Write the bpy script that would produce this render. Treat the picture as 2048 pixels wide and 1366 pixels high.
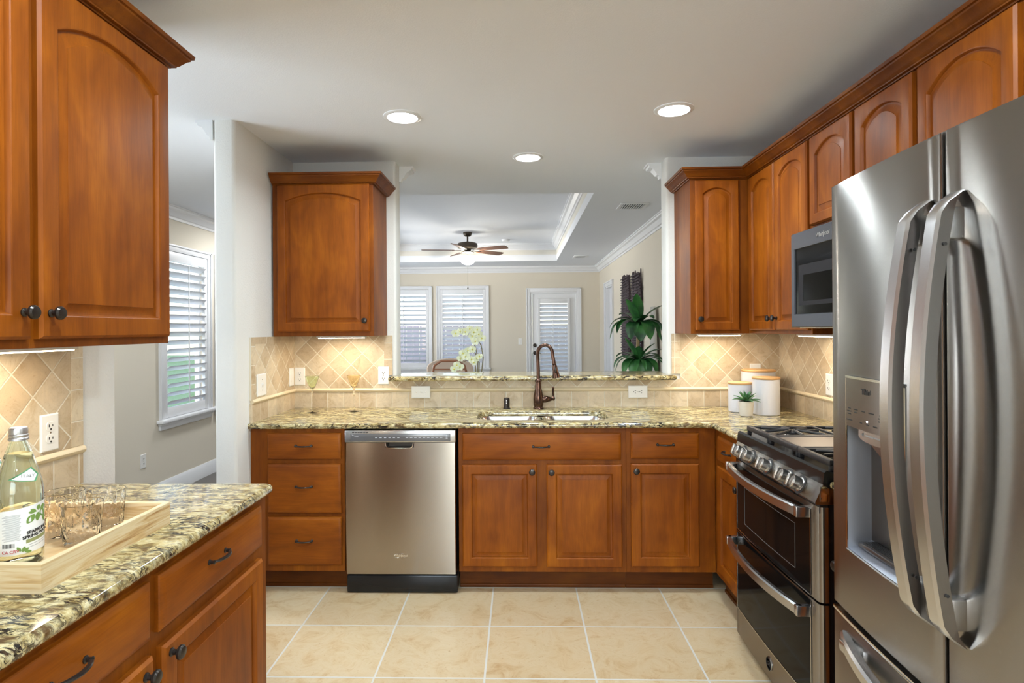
import bpy, bmesh, math, random
from mathutils import Vector, Matrix
from mathutils.geometry import tessellate_polygon
random.seed(7)
D = bpy.data
for o in list(D.objects): D.objects.remove(o)
scene = bpy.context.scene
C = scene.collection
PI = math.pi
R = math.radians

# ------------------------------------------------------------------ camera
cam_d = D.cameras.new('camera'); cam = D.objects.new('camera', cam_d); C.objects.link(cam)
cam_d.sensor_fit = 'HORIZONTAL'; cam_d.sensor_width = 36.0
cam_d.lens = 36.0 * 1170 / 2048
cam_d.shift_x = (1024 - 1008.6) / 2048
cam_d.shift_y = (658.2 - 683) / 2048
cam.matrix_world = (Matrix.Translation((0, 0, 1.42)) @ Matrix.Rotation(math.atan(1170 / 46500), 4, 'Z')
                    @ Matrix.Rotation(PI / 2, 4, 'X') @ Matrix.Rotation(-.0068, 4, 'Z'))
cam_d.clip_start = .05
scene.camera = cam

# ------------------------------------------------------------------ light and exposure
vs = scene.view_settings
scene.display_settings.display_device = 'sRGB'
vs.view_transform = 'Standard'; vs.look = 'None'; vs.gamma = 1; vs.use_curve_mapping = False
vs.exposure = 0.2
W = D.worlds.new('sky'); scene.world = W; W.use_nodes = True
nt = W.node_tree; nt.nodes.clear()
sky = nt.nodes.new('ShaderNodeTexSky'); sky.sky_type = 'NISHITA'; sky.sun_disc = False
sky.sun_elevation = R(38); sky.sun_rotation = R(200)
bg = nt.nodes.new('ShaderNodeBackground'); bg.inputs['Strength'].default_value = .65
wo = nt.nodes.new('ShaderNodeOutputWorld')
nt.links.new(sky.outputs[0], bg.inputs[0]); nt.links.new(bg.outputs[0], wo.inputs[0])

def area(name, loc, rot, sx, sy, power, col=(1, 1, 1), shape='RECTANGLE', spread=PI):
    l = D.lights.new(name, 'AREA'); l.shape = shape; l.size = sx; l.size_y = sy
    l.energy = power; l.color = col; l.spread = spread
    o = D.objects.new(name, l); C.objects.link(o); o.location = loc; o.rotation_euler = rot
    return o
# area lamps added outside unseen windows, filling the rooms in place of daylight
area('breakfast_daylight_fill', (.0, -3.62, 1.5), (R(90), 0, 0), 2.4, 1.6, 62, (.76, .89, 1))
area('dining_daylight_fill', (-3.45, 1.7, 1.5), (0, R(-90), 0), 1.6, 1.6, 120, (.80, .91, 1))
area('daylight_living_window', (-3.45, 8.3, 1.4), (0, R(-90), 0), 1.7, 1.9, 150, (.92, .96, 1))
# unseen fill lamps added under the dining ceiling to brighten its walls
for lx, ly, pw in ((-2.35, 3.3, 24), (-2.35, 5.9, 20)):
    area('dining_fill_lamp', (lx, ly, 2.50), (0, 0, 0), .3, .3, pw, (.95, .98, 1), 'DISK')

# ------------------------------------------------------------------ materials
def new_mat(name):
    m = D.materials.new(name); m.use_nodes = True
    n = m.node_tree.nodes; b = n['Principled BSDF']
    return m, m.node_tree, b
def coords(t, scale=(1, 1, 1), rot=(0, 0, 0), loc=(0, 0, 0)):
    tc = t.nodes.new('ShaderNodeTexCoord'); mp = t.nodes.new('ShaderNodeMapping')
    mp.inputs['Scale'].default_value = scale; mp.inputs['Rotation'].default_value = rot
    mp.inputs['Location'].default_value = loc
    t.links.new(tc.outputs['Object'], mp.inputs[0]); return mp.outputs[0]
def noise(t, vec, scale, detail=3, rough=.5, dist=0):
    n = t.nodes.new('ShaderNodeTexNoise'); n.inputs['Scale'].default_value = scale
    n.inputs['Detail'].default_value = detail; n.inputs['Roughness'].default_value = rough
    n.inputs['Distortion'].default_value = dist
    t.links.new(vec, n.inputs['Vector']); return n.outputs['Fac']
def ramp(t, fac, stops):
    r = t.nodes.new('ShaderNodeValToRGB'); e = r.color_ramp.elements
    while len(e) < len(stops): e.new(.5)
    for i, (p, c) in enumerate(stops):
        e[i].position = p; e[i].color = (c[0], c[1], c[2], 1) if len(c) == 3 else c
    t.links.new(fac, r.inputs[0]); return r.outputs[0]
def mix(t, fac, a, b, mode='MIX'):
    m = t.nodes.new('ShaderNodeMix'); m.data_type = 'RGBA'; m.blend_type = mode
    for s, v in ((m.inputs[0], fac), (m.inputs[6], a), (m.inputs[7], b)):
        if hasattr(v, 'is_output') or hasattr(v, 'links'): t.links.new(v, s)
        elif isinstance(v, (int, float)): s.default_value = v
        else: s.default_value = (v[0], v[1], v[2], 1)
    return m.outputs[2]
def bump(t, b, h, strength=.3, dist=.002):
    n = t.nodes.new('ShaderNodeBump'); n.inputs['Strength'].default_value = strength
    n.inputs['Distance'].default_value = dist
    t.links.new(h, n.inputs['Height']); t.links.new(n.outputs[0], b.inputs['Normal'])
def math_n(t, op, a, b=None):
    m = t.nodes.new('ShaderNodeMath'); m.operation = op
    for i, v in enumerate((a, b)):
        if v is None: continue
        if isinstance(v, (int, float)): m.inputs[i].default_value = v
        else: t.links.new(v, m.inputs[i])
    return m.outputs[0]
def plain(name, col, rough=.5, metal=0, bs=0, bstr=.2, coat=0, spec=None, bd=.002):
    m, t, b = new_mat(name)
    b.inputs['Base Color'].default_value = (*col, 1); b.inputs['Roughness'].default_value = rough
    b.inputs['Metallic'].default_value = metal; b.inputs['Coat Weight'].default_value = coat
    if spec is not None: b.inputs['Specular IOR Level'].default_value = spec
    if bs: bump(t, b, noise(t, coords(t), bs, 3), bstr, bd)
    return m
def wood(name, horiz=False, dark=1.0):
    m, t, b = new_mat(name)
    sc = (1.0, 10, 14) if horiz else (14, 14, 1.0)
    v = coords(t, sc); g = noise(t, v, 2.2, 5, .6, .5)
    fine = noise(t, coords(t, (4, 60, 90) if horiz else (90, 90, 4)), 3, 3, .6)
    blo = noise(t, coords(t, (2.2, 5, 5) if horiz else (5, 5, 2.2)), 1.3, 3, .55, .4)
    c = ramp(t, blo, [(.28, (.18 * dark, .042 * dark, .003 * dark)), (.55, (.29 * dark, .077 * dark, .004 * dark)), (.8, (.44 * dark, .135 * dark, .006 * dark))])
    c2 = ramp(t, g, [(.3, (.80, .76, .70)), (.7, (1.08, 1.08, 1.1))])
    c = mix(t, 1, c, c2, 'MULTIPLY')
    c3 = ramp(t, fine, [(.35, (.90, .88, .86)), (.65, (1.04, 1.04, 1.04))])
    c = mix(t, 1, c, c3, 'MULTIPLY')
    t.links.new(c, b.inputs['Base Color'])
    b.inputs['Roughness'].default_value = .44; b.inputs['Specular IOR Level'].default_value = .22
    bump(t, b, fine, .05, .0008)
    return m
def granite(name, rot=0.0):
    m, t, b = new_mat(name)
    v = coords(t, (.62, 1.15, 1), (0, 0, rot))
    base = noise(t, v, 34, 6, .7, .7)
    c = ramp(t, base, [(.28, (.10, .065, .03)), (.40, (.27, .19, .07)), (.50, (.52, .42, .20)), (.60, (.68, .60, .36)), (.72, (.54, .50, .38)), (.82, (.22, .20, .17))])
    v2 = coords(t, (.5, 1.2, 1), (0, 0, rot + .15), (3, 1, 0))
    dk = noise(t, v2, 56, 5, .74, 1.0)
    mk = ramp(t, dk, [(.475, (0, 0, 0)), (.535, (1, 1, 1))])
    cl = noise(t, v2, 11, 3, .6, .5)
    cm = ramp(t, cl, [(.36, (.12, .12, .12)), (.56, (1, 1, 1))])
    fac = mix(t, 1, mk, cm, 'MULTIPLY')
    c = mix(t, fac, c, (.022, .018, .015))
    rb = noise(t, coords(t, (.5, 1.2, 1), (0, 0, rot), (9, 4, 2)), 34, 4, .7, .5)
    rm = ramp(t, rb, [(.55, (0, 0, 0)), (.64, (.8, .8, .8))])
    c = mix(t, rm, c, (.10, .05, .02))
    t.links.new(c, b.inputs['Base Color'])
    b.inputs['Roughness'].default_value = .09; b.inputs['IOR'].default_value = 1.6
    return m
def tilemat(name, size, rot=0.0, loc=(0, 0), size2=None, c1=(.50, .39, .26), c2=(.66, .56, .41), grout=(.72, .66, .54), plane='xz', mort=.0030, bstr=.8, rough=.45, offset=0, big=False):
    m, t, b = new_mat(name)
    tc = t.nodes.new('ShaderNodeTexCoord'); sp = t.nodes.new('ShaderNodeSeparateXYZ'); cb = t.nodes.new('ShaderNodeCombineXYZ')
    t.links.new(tc.outputs['Object'], sp.inputs[0])
    t.links.new(sp.outputs[0], cb.inputs[0]); t.links.new(sp.outputs[2 if plane == 'xz' else 1], cb.inputs[1])
    sh = t.nodes.new('ShaderNodeVectorMath'); sh.operation = 'SUBTRACT'; sh.inputs[1].default_value = (loc[0], loc[1], 0)
    t.links.new(cb.outputs[0], sh.inputs[0])
    ro = t.nodes.new('ShaderNodeVectorRotate'); ro.rotation_type = 'Z_AXIS'; ro.inputs['Angle'].default_value = rot
    t.links.new(sh.outputs[0], ro.inputs[0])
    # slight wobble of tumbled edges
    nz = t.nodes.new('ShaderNodeTexNoise'); nz.inputs['Scale'].default_value = 40 if not big else 12
    t.links.new(ro.outputs[0], nz.inputs['Vector'])
    ws = t.nodes.new('ShaderNodeVectorMath'); ws.operation = 'SCALE'; ws.inputs['Scale'].default_value = .0016
    t.links.new(nz.outputs['Color'], ws.inputs[0])
    ad = t.nodes.new('ShaderNodeVectorMath'); ad.operation = 'ADD'
    t.links.new(ro.outputs[0], ad.inputs[0]); t.links.new(ws.outputs[0], ad.inputs[1])
    br = t.nodes.new('ShaderNodeTexBrick'); br.offset = offset; br.squash = 1
    br.inputs['Scale'].default_value = 1
    br.inputs['Brick Width'].default_value = size; br.inputs['Row Height'].default_value = size2 or size
    br.inputs['Mortar Size'].default_value = mort; br.inputs['Mortar Smooth'].default_value = .35
    br.inputs['Color1'].default_value = (*c1, 1); br.inputs['Color2'].default_value = (*c2, 1); br.inputs['Mortar'].default_value = (*grout, 1)
    t.links.new(ad.outputs[0], br.inputs['Vector'])
    cl = noise(t, tc.outputs['Object'], 14 if not big else 8, 8, .7, .9)
    cr = ramp(t, cl, [(.3, (.78, .70, .58)), (.5, (1, 1, 1)), (.72, (1.16, 1.15, 1.12))] if not big else [(.30, (.80, .66, .50)), (.46, (1, .98, .94)), (.56, (1.05, 1.08, 1.12)), (.70, (.92, .82, .68))])
    c = mix(t, 1, br.outputs['Color'], cr, 'MULTIPLY')
    pits = noise(t, tc.outputs['Object'], 130 if not big else 55, 5, .7, 0.4)
    pr = ramp(t, pits, [(.30, (.72, .60, .48)), (.40, (1, 1, 1))])
    c = mix(t, .8, c, mix(t, 1, c, pr, 'MULTIPLY'))
    c = mix(t, br.outputs['Fac'], c, grout)
    t.links.new(c, b.inputs['Base Color'])
    b.inputs['Roughness'].default_value = rough
    inv = math_n(t, 'SUBTRACT', 1, br.outputs['Fac'])
    h = math_n(t, 'ADD', inv, math_n(t, 'MULTIPLY', pits, .25))
    bump(t, b, h, bstr, .002)
    return m
def steel(name, col=(.62, .60, .58), rough=.26, aniso=1.0):
    m, t, b = new_mat(name)
    b.inputs['Base Color'].default_value = (*col, 1); b.inputs['Metallic'].default_value = 1
    b.inputs['Roughness'].default_value = rough
    b.inputs['Anisotropic'].default_value = aniso
    tg = t.nodes.new('ShaderNodeCombineXYZ'); tg.inputs[2].default_value = 1   # reflections spread along the vertical, across the brushing
    t.links.new(tg.outputs[0], b.inputs['Tangent'])
    bump(t, b, noise(t, coords(t, (6, 6, 700)), 1, 2), .05, .0004)
    return m
def glass(name, col=(1, 1, 1), rough=0.0, ior=1.45):
    m, t, b = new_mat(name)
    b.inputs['Base Color'].default_value = (*col, 1); b.inputs['Transmission Weight'].default_value = 1
    b.inputs['Roughness'].default_value = rough; b.inputs['IOR'].default_value = ior
    return m
def emit(name, col, s):
    m, t, b = new_mat(name)
    b.inputs['Base Color'].default_value = (*col, 1)
    b.inputs['Emission Color'].default_value = (*col, 1); b.inputs['Emission Strength'].default_value = s
    return m

M = dict(
    wood=wood('cherry_wood_vertical'), woodh=wood('cherry_wood_horizontal', True), woodd=wood('cherry_wood_frame', False, .80),
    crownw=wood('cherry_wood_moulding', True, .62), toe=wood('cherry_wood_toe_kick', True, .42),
    granite=granite('granite_counter', .05), graniteL=granite('granite_counter_near', .55),
    wall=plain('painted_wall_cream', (.76, .73, .66), .85, 0, 170, .22, bd=.003),
    wallw=plain('painted_wall_white', (.73, .72, .69), .85, 0, 130, .35, bd=.004),
    wallb=plain('painted_wall_beige', (.72, .66, .55), .9, 0, 160, .12),
    ceil=plain('painted_ceiling', (.82, .84, .88), .95, 0, 150, .25, bd=.003),
    white=plain('white_trim_paint', (.80, .81, .83), .35),
    plastic=plain('white_plastic', (.82, .81, .78), .3),
    slot=plain('dark_slot', (.02, .02, .02), .5),
    bronze=plain('oil_rubbed_bronze', (.10, .055, .04), .22, .85),
    knob=plain('dark_bronze_hardware', (.045, .038, .034), .28, .7),
    black=plain('black_enamel', (.010, .010, .011), .22, 0, spec=.35),
    blackg=plain('black_oven_glass', (.006, .006, .006), .08, 0, spec=.07),
    iron=plain('cast_iron', (.045, .043, .045), .42, .3, 200, .2),
    blackm=plain('black_plastic', (.02, .02, .022), .45),
    steel=steel('brushed_stainless', (.28, .265, .25), .25, 1.0), steeld=steel('brushed_stainless_warm', (.28, .255, .23), .26, 1.0),
    slate=plain('slate_grey_metal', (.055, .06, .075), .42, .5),
    dwsteel=steel('brushed_stainless_dishwasher', (.44, .40, .35), .25, 1.0),
    handle=steel('satin_steel_handle', (.55, .55, .56), .26, .5),
    sinkm=steel('sink_steel', (.66, .66, .65), .22, .3),
    chrome=plain('polished_metal', (.75, .74, .72), .12, 1),
    greyp=plain('grey_dispenser_plastic', (.33, .35, .40), .35, .55),
    tray=None, lid=plain('bamboo_lid', (.62, .36, .15), .5, 0),
    canis=plain('white_textured_ceramic', (.62, .62, .66), .45, 0, 90, .35),
    pot=plain('speckled_stone_pot', (.60, .55, .47), .8, 0, 60, .5),
    soil=plain('potting_soil', (.05, .035, .02), .95, 0, 80, .6),
    glass=glass('clear_glass', (1, 1, 1), 0, 1.30), greeng=glass('green_tinted_glass', (.90, .98, .80), 0, 1.3), amberg=glass('amber_tinted_glass', (.99, .92, .74), 0, 1.3),
    bottleg=glass('bottle_glass', (.90, .98, .94), 0, 1.35), pane=None,
    label=plain('paper_label', (.82, .82, .80), .6), green=plain('label_green', (.10, .30, .14), .6),
    leafprint=plain('label_leaf_print', (.18, .30, .07), .6), ink=plain('label_ink', (.02, .02, .02), .6), red=plain('label_red_ink', (.5, .05, .05), .6),
    olive=plain('label_olive_band', (.28, .30, .12), .6), greyink=plain('label_grey_ink', (.35, .35, .36), .6),
    cap=plain('silver_cap', (.62, .62, .64), .35, .9),
    darkfloor=plain('dark_wood_floor', (.10, .085, .075), .35, 0),
    art=plain('dark_twig_metal', (.055, .035, .045), .6, .2),
    petal=plain('orchid_petal', (.80, .84, .62), .5), petalc=plain('orchid_centre', (.75, .70, .15), .5),
    stem=plain('plant_stem', (.20, .17, .08), .6), cane=plain('plant_cane', (.50, .38, .20), .7),
    beige=plain('beige_upholstery', (.62, .50, .40), .85, 0, 150, .2), rattan=plain('brown_bent_wood', (.28, .11, .05), .4),
    blade=plain('fan_blade_wood', (.16, .075, .045), .4), fanm=plain('fan_bronze_metal', (.07, .055, .04), .35, .6),
    curtain=plain('white_drape_cloth', (.76, .75, .72), .9),
    lamp=emit('recessed_lamp_glow', (1, .97, .93), 26), fanlamp=emit('fan_lamp_glow', (1, .96, .84), 14), strip=emit('under_cabinet_strip_glow', (1, .84, .60), 14),
    led=emit('indicator_light', (.8, .85, 1), 4),
    grass=plain('lawn', (.12, .20, .05), .9, 0, 30, .6), fence=plain('fence_boards', (.36, .32, .36), .9, 0), leafout=plain('shrub_leaves', (.10, .17, .05), .7),
    stone=plain('far_house_stone', (.5, .42, .36), .9, 0),
)
def leafmat(name, a, b2):
    m, t, b = new_mat(name)
    n = noise(t, coords(t, (1, 1, 1)), 9, 3)
    t.links.new(ramp(t, n, [(.35, a), (.65, b2)]), b.inputs['Base Color']); b.inputs['Roughness'].default_value = .38
    return m
M['leaf'] = leafmat('glossy_plant_leaf', (.012, .06, .022), (.05, .22, .045))
M['succ'] = leafmat('succulent_leaf', (.035, .12, .045), (.10, .26, .09))
def traywood():
    m, t, b = new_mat('pale_tray_wood')
    g = noise(t, coords(t, (3, 3, 60), (0, .04, .0)), 1, 4, .6, 1.2)
    c = ramp(t, g, [(.30, (.36, .18, .06)), (.42, (.62, .42, .20)), (.55, (.74, .60, .38)), (.66, (.70, .54, .30)), (.76, (.46, .27, .10))])
    t.links.new(c, b.inputs['Base Color']); b.inputs['Roughness'].default_value = .5; return m
M['tray'] = traywood()
def pane_mat():
    m, t, b = new_mat('window_pane'); tr = t.nodes.new('ShaderNodeBsdfTransparent'); gl = t.nodes.new('ShaderNodeBsdfGlossy'); gl.inputs['Roughness'].default_value = .02
    mx = t.nodes.new('ShaderNodeMixShader'); mx.inputs[0].default_value = .06
    t.links.new(tr.outputs[0], mx.inputs[1]); t.links.new(gl.outputs[0], mx.inputs[2]); t.links.new(mx.outputs[0], t.nodes['Material Output'].inputs[0]); return m
M['pane'] = pane_mat()
M['floor'] = tilemat('floor_travertine', .4515, 0, (-1.052 + .4515, 2.376), .418, (.54, .405, .245), (.63, .50, .32), (.60, .58, .53), 'xy', .0050, .35, .30, 0, True)
DN = .1045
M['tb'] = tilemat('backsplash_diagonal', DN, R(45), (-1.243, 1.195))
M['tb2'] = tilemat('backsplash_diagonal_right', DN, R(45), (1.186, 1.263))
M['ts'] = tilemat('backsplash_square', .106, 0, (.02, 1.035), .13, plane='xz')
M['tbord'] = tilemat('backsplash_border', .2, 0, (.0, 1.02), .105, plane='xz')
M['bull'] = plain('travertine_bullnose', (.74, .62, .42), .5, 0, 60, .3)

# ------------------------------------------------------------------ mesh helpers
class MB:
    def __init__(s): s.bm = bmesh.new()
    def face(s, vs_, mi=0):
        try: f = s.bm.faces.new(vs_); f.material_index = mi; return f
        except ValueError: return None
    def poly(s, pts, mi=0): return s.face([s.bm.verts.new(p) for p in pts], mi)
    def box(s, x0, x1, y0, y1, z0, z1, b=0, mi=0, seg=2):
        if x0 > x1: x0, x1 = x1, x0
        if y0 > y1: y0, y1 = y1, y0
        if z0 > z1: z0, z1 = z1, z0
        v = [s.bm.verts.new((x, y, z)) for z in (z0, z1) for x, y in ((x0, y0), (x1, y0), (x1, y1), (x0, y1))]
        fs = [s.face([v[i] for i in q], mi) for q in ((3, 2, 1, 0), (4, 5, 6, 7), (0, 1, 5, 4), (1, 2, 6, 5), (2, 3, 7, 6), (3, 0, 4, 7))]
        if b:
            es = list({e for f in fs for e in f.edges})
            r = bmesh.ops.bevel(s.bm, geom=es, offset=b, segments=seg, affect='EDGES', profile=.5)
            for f in r['faces']: f.material_index = mi
        return s
    def rings(s, rs, mi=0, cap0=True, cap1=True, closed=False):
        vr = [[s.bm.verts.new(p) for p in r] for r in rs]
        n = len(vr[0])
        for a in range(len(vr) - (0 if closed else 1)):
            A = vr[a]; B = vr[(a + 1) % len(vr)]
            for i in range(n):
                j = (i + 1) % n
                s.face([A[i], A[j], B[j], B[i]], mi)
        if cap0 and not closed: s.face(vr[0][::-1], mi)
        if cap1 and not closed: s.face(vr[-1], mi)
        return vr
    def lathe(s, prof, c=(0, 0, 0), axis='z', seg=24, mi=0, cap=True, flute=None):
        rs = []
        for r, h in prof:
            ring = []
            for k in range(seg):
                a = 2 * PI * k / seg; rr = max(r, 1e-4)
                if flute: rr = rr * (1 + flute(a, h))
                p, q = rr * math.cos(a), rr * math.sin(a)
                if axis == 'z': ring.append((c[0] + p, c[1] + q, c[2] + h))
                elif axis == '-y': ring.append((c[0] + p, c[1] - h, c[2] + q))
                elif axis == 'x': ring.append((c[0] + h, c[1] + p, c[2] + q))
            rs.append(ring)
        s.rings(rs, mi, cap, cap); return s
    def tube(s, pts, r, seg=8, mi=0, cap=True, flat=1.0, up=(0, 0, 1)):
        pts = [Vector(p) for p in pts]; n = len(pts)
        rr = r if isinstance(r, (list, tuple)) else [r] * n
        rs = []; upv = Vector(up); prev = None
        for i, p in enumerate(pts):
            d = (pts[min(i + 1, n - 1)] - pts[max(i - 1, 0)]).normalized()
            if prev is None:
                a = upv.cross(d)
                if a.length < 1e-3: a = Vector((1, 0, 0)).cross(d)
                a.normalize()
            else:
                a = (prev - d * prev.dot(d)).normalized()
            prev = a; b = d.cross(a)
            rs.append([p + a * rr[i] * math.cos(2 * PI * k / seg) + b * rr[i] * flat * math.sin(2 * PI * k / seg) for k in range(seg)])
        s.rings(rs, mi, cap, cap); return s
    def sweep(s, path, prof, mi=0, closed=False, cap=True):
        """profile of (outward, z) along a horizontal path, outward is to the right of travel, mitred"""
        P = [Vector((p[0], p[1])) for p in path]; n = len(P); rs = []
        for i in range(n):
            if closed: a = P[i] - P[i - 1]; b = P[(i + 1) % n] - P[i]
            else:
                a = P[i] - P[i - 1] if i else P[1] - P[0]
                b = P[i + 1] - P[i] if i < n - 1 else P[-1] - P[-2]
            a.normalize(); b.normalize()
            na = Vector((a.y, -a.x)); nb = Vector((b.y, -b.x)); m = (na + nb); m = m / (1 + na.dot(nb))
            rs.append([(P[i].x + m.x * o, P[i].y + m.y * o, z) for o, z in prof])
        s.rings(rs, mi, cap, cap, closed); return s
    def prism(s, pts, axis, a, b, mi=0):
        def q(p, h):
            return {'x': (h, p[0], p[1]), 'y': (p[0], h, p[1]), 'z': (p[0], p[1], h)}[axis]
        s.rings([[q(p, a) for p in pts], [q(p, b) for p in pts]], mi); return s
    def build(s, name, mat, parent=None, smooth=True, angle=38):
        bmesh.ops.recalc_face_normals(s.bm, faces=s.bm.faces[:])
        me = D.meshes.new(name); s.bm.to_mesh(me); s.bm.free()
        for m in (mat if isinstance(mat, (list, tuple)) else [mat]): me.materials.append(m)
        if smooth:
            me.shade_smooth(); me.set_sharp_from_angle(angle=R(angle))
        o = D.objects.new(name, me); C.objects.link(o)
        if parent is not None: o.parent = parent
        return o
def tag(o, label, cat, group=None, kind=None):
    o['label'] = label; o['category'] = cat
    if group: o['group'] = group
    if kind: o['kind'] = kind
    return o
def thing(name, label, cat, loc=(0, 0, 0), rz=0, group=None):
    o = D.objects.new(name, None); C.objects.link(o); o.empty_display_size = .05
    o.location = loc; o.rotation_euler = (0, 0, rz)
    return tag(o, label, cat, group)
def struct(name, mb, mat, parent=None, **k):
    o = mb.build(name, mat, parent, **k)
    if parent is None: o['kind'] = 'structure'
    return o
def sthing(name, loc=(0, 0, 0), rz=0):
    o = D.objects.new(name, None); C.objects.link(o); o.location = loc; o.rotation_euler = (0, 0, rz); o['kind'] = 'structure'; return o
def text_mesh(body, size, ext=.0005, bold=.0, align='CENTER', shear=0):
    cu = D.curves.new('lettering', 'FONT'); cu.body = body; cu.size = size; cu.extrude = ext; cu.offset = bold
    cu.align_x = align; cu.align_y = 'CENTER'; cu.shear = shear; cu.resolution_u = 3
    ob = D.objects.new('lettering', cu); C.objects.link(ob)
    dg = bpy.context.evaluated_depsgraph_get(); dg.update()
    me = D.meshes.new_from_object(ob.evaluated_get(dg))
    D.objects.remove(ob); D.curves.remove(cu); return me
def text_part(name, body, size, mat, parent, loc, rot=(PI / 2, 0, 0), fn=None, **k):
    me = text_mesh(body, size, **k)
    if fn:
        for v in me.vertices: v.co = fn(v.co)
    else: me.transform(Matrix.Translation(loc) @ Matrix.Rotation(rot[2], 4, 'Z') @ Matrix.Rotation(rot[1], 4, 'Y') @ Matrix.Rotation(rot[0], 4, 'X'))
    me.materials.clear(); me.materials.append(mat)
    o = D.objects.new(name, me); C.objects.link(o); o.parent = parent; return o
def copy_tree(o, loc=None, rz=None, label=None, parent=None):
    c = o.copy(); C.objects.link(c)
    if parent: c.parent = parent
    if loc is not None: c.location = loc
    if rz is not None: c.rotation_euler = (0, 0, rz)
    if label: c['label'] = label
    for ch in [x for x in D.objects if x.parent == o]: copy_tree(ch, parent=c)
    return c
def rrect(x0, x1, y0, y1, r, n=5):
    pts = []
    for cx, cy, a0 in ((x1 - r, y0 + r, -90), (x1 - r, y1 - r, 0), (x0 + r, y1 - r, 90), (x0 + r, y0 + r, 180)):
        for k in range(n + 1):
            a = R(a0 + 90 * k / n); pts.append((cx + r * math.cos(a), cy + r * math.sin(a)))
    return pts
def offset_poly(pts, ds):
    """inward offset of a ccw polygon, one distance per edge (edge i joins point i to i+1)"""
    n = len(pts); out = []
    for i in range(n):
        p0, p1, p2 = Vector(pts[i - 1]), Vector(pts[i]), Vector(pts[(i + 1) % n])
        a = (p1 - p0).normalized(); b = (p2 - p1).normalized()
        na = Vector((-a.y, a.x)); nb = Vector((-b.y, b.x)); da, db = ds[i - 1], ds[i]
        cr = a.x * b.y - a.y * b.x
        if abs(cr) < 1e-4: out.append(tuple(p1 + na * (da + db) / 2)); continue
        q1 = p1 + na * da; q2 = p1 + nb * db
        tt = ((q2 - q1).x * b.y - (q2 - q1).y * b.x) / cr
        out.append(tuple(q1 + a * tt))
    return out
def slab(mb, pts, round_edge, z0, z1, r=.013, holes=()):
    n = 5; prof = []
    for k in range(n + 1):
        a = PI / 2 * k / n; prof.append((r * (1 - math.sin(a)), z0 + r * (1 - math.cos(a))))
    for k in range(n + 1):
        a = PI / 2 * k / n; prof.append((r * (1 - math.cos(a)), z1 - r * (1 - math.sin(a))))
    rs = []
    for ins, z in prof:
        q = offset_poly(pts, [ins if f else 0 for f in round_edge]); rs.append([(x, y, z) for x, y in q])
    vr = mb.rings(rs, 0, False, False)
    hv = []
    for h in holes:
        hv.append(mb.rings([[(x, y, z) for x, y in offset_poly(h, [d] * len(h))] for d, z in ((0, z0), (0, z1 - .004), (-.0015, z1 - .001), (-.005, z1))], 0, False, False))
    for ring, hi in ((vr[-1], -1), (vr[0], 0)):
        loops = [ring] + [h[hi] for h in hv]
        flat = [v for l in loops for v in l]
        for tri in tessellate_polygon([[v.co for v in l] for l in loops]):
            mb.face([flat[i] for i in tri])
# ------------------------------------------------------------------ room shell
CE = 2.52; LX = -1.475; RX = 1.675; BY = 3.80; FY = 10.35; DX = -3.08; BK = -3.4
def wallx(name, x0, x1, ya, yb, mat, openings=(), z1=CE + .3):
    """wall running along y, openings (y0,y1,z0,z1)"""
    m = MB(); ys = sorted(openings); y = ya
    for o in ys:
        m.box(x0, x1, y, o[0], 0, z1)
        if o[2] > 0: m.box(x0, x1, o[0], o[1], 0, o[2])
        m.box(x0, x1, o[0], o[1], o[3], z1); y = o[1]
    m.box(x0, x1, y, yb, 0, z1)
    return struct(name, m, mat, smooth=False)
def wally(name, y0, y1, xa, xb, mat, openings=(), z1=CE + .3):
    m = MB(); x = xa
    for o in sorted(openings):
        m.box(x, o[0], y0, y1, 0, z1)
        if o[2] > 0: m.box(o[0], o[1], y0, y1, 0, o[2])
        m.box(o[0], o[1], y0, y1, o[3], z1); x = o[1]
    m.box(x, xb, y0, y1, 0, z1)
    return struct(name, m, mat, smooth=False)
m = MB(); m.box(LX - .12, RX + .1, BK, 3.95, -.1, 0); struct('floor', m, M['floor'], smooth=False)
m = MB(); m.box(DX - .1, LX - .12, BK, FY + .1, -.1, 0); m.box(LX - .12, RX + .1, 3.95, FY + .1, -.1, 0)
struct('floor', m, M['darkfloor'], smooth=False)
# ceiling with the raised tray over the living room
TX0, TX1, TY0, TY1, TZ = -2.07, .615, 4.76, 9.47, 2.80
m = MB()
for a in ((DX - .1, RX + .1, BK, TY0), (DX - .1, RX + .1, TY1, FY + .1), (DX - .1, TX0, TY0, TY1), (TX1, RX + .1, TY0, TY1)):
    m.box(a[0], a[1], a[2], a[3], CE, CE + .1)
m.box(TX0 - .05, TX1 + .05, TY0 - .05, TY1 + .05, TZ, TZ + .08)
struct('ceiling', m, M['ceil'], smooth=False)
m = MB()
for a in ((TX0 - .05, TX0, TY0, TY1), (TX1, TX1 + .05, TY0, TY1), (TX0, TX1, TY0 - .05, TY0), (TX0, TX1, TY1, TY1 + .05)):
    m.box(a[0], a[1], a[2], a[3], CE + .1, TZ)
struct('ceiling', m, M['wall'], smooth=False)

WIN = [(-2.50, -1.60, .74, 2.13), (-1.40, -.59, .74, 2.13)]
wallx('wall_left', LX - .115, LX, BK, 2.095, M['wallw'])
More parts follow.
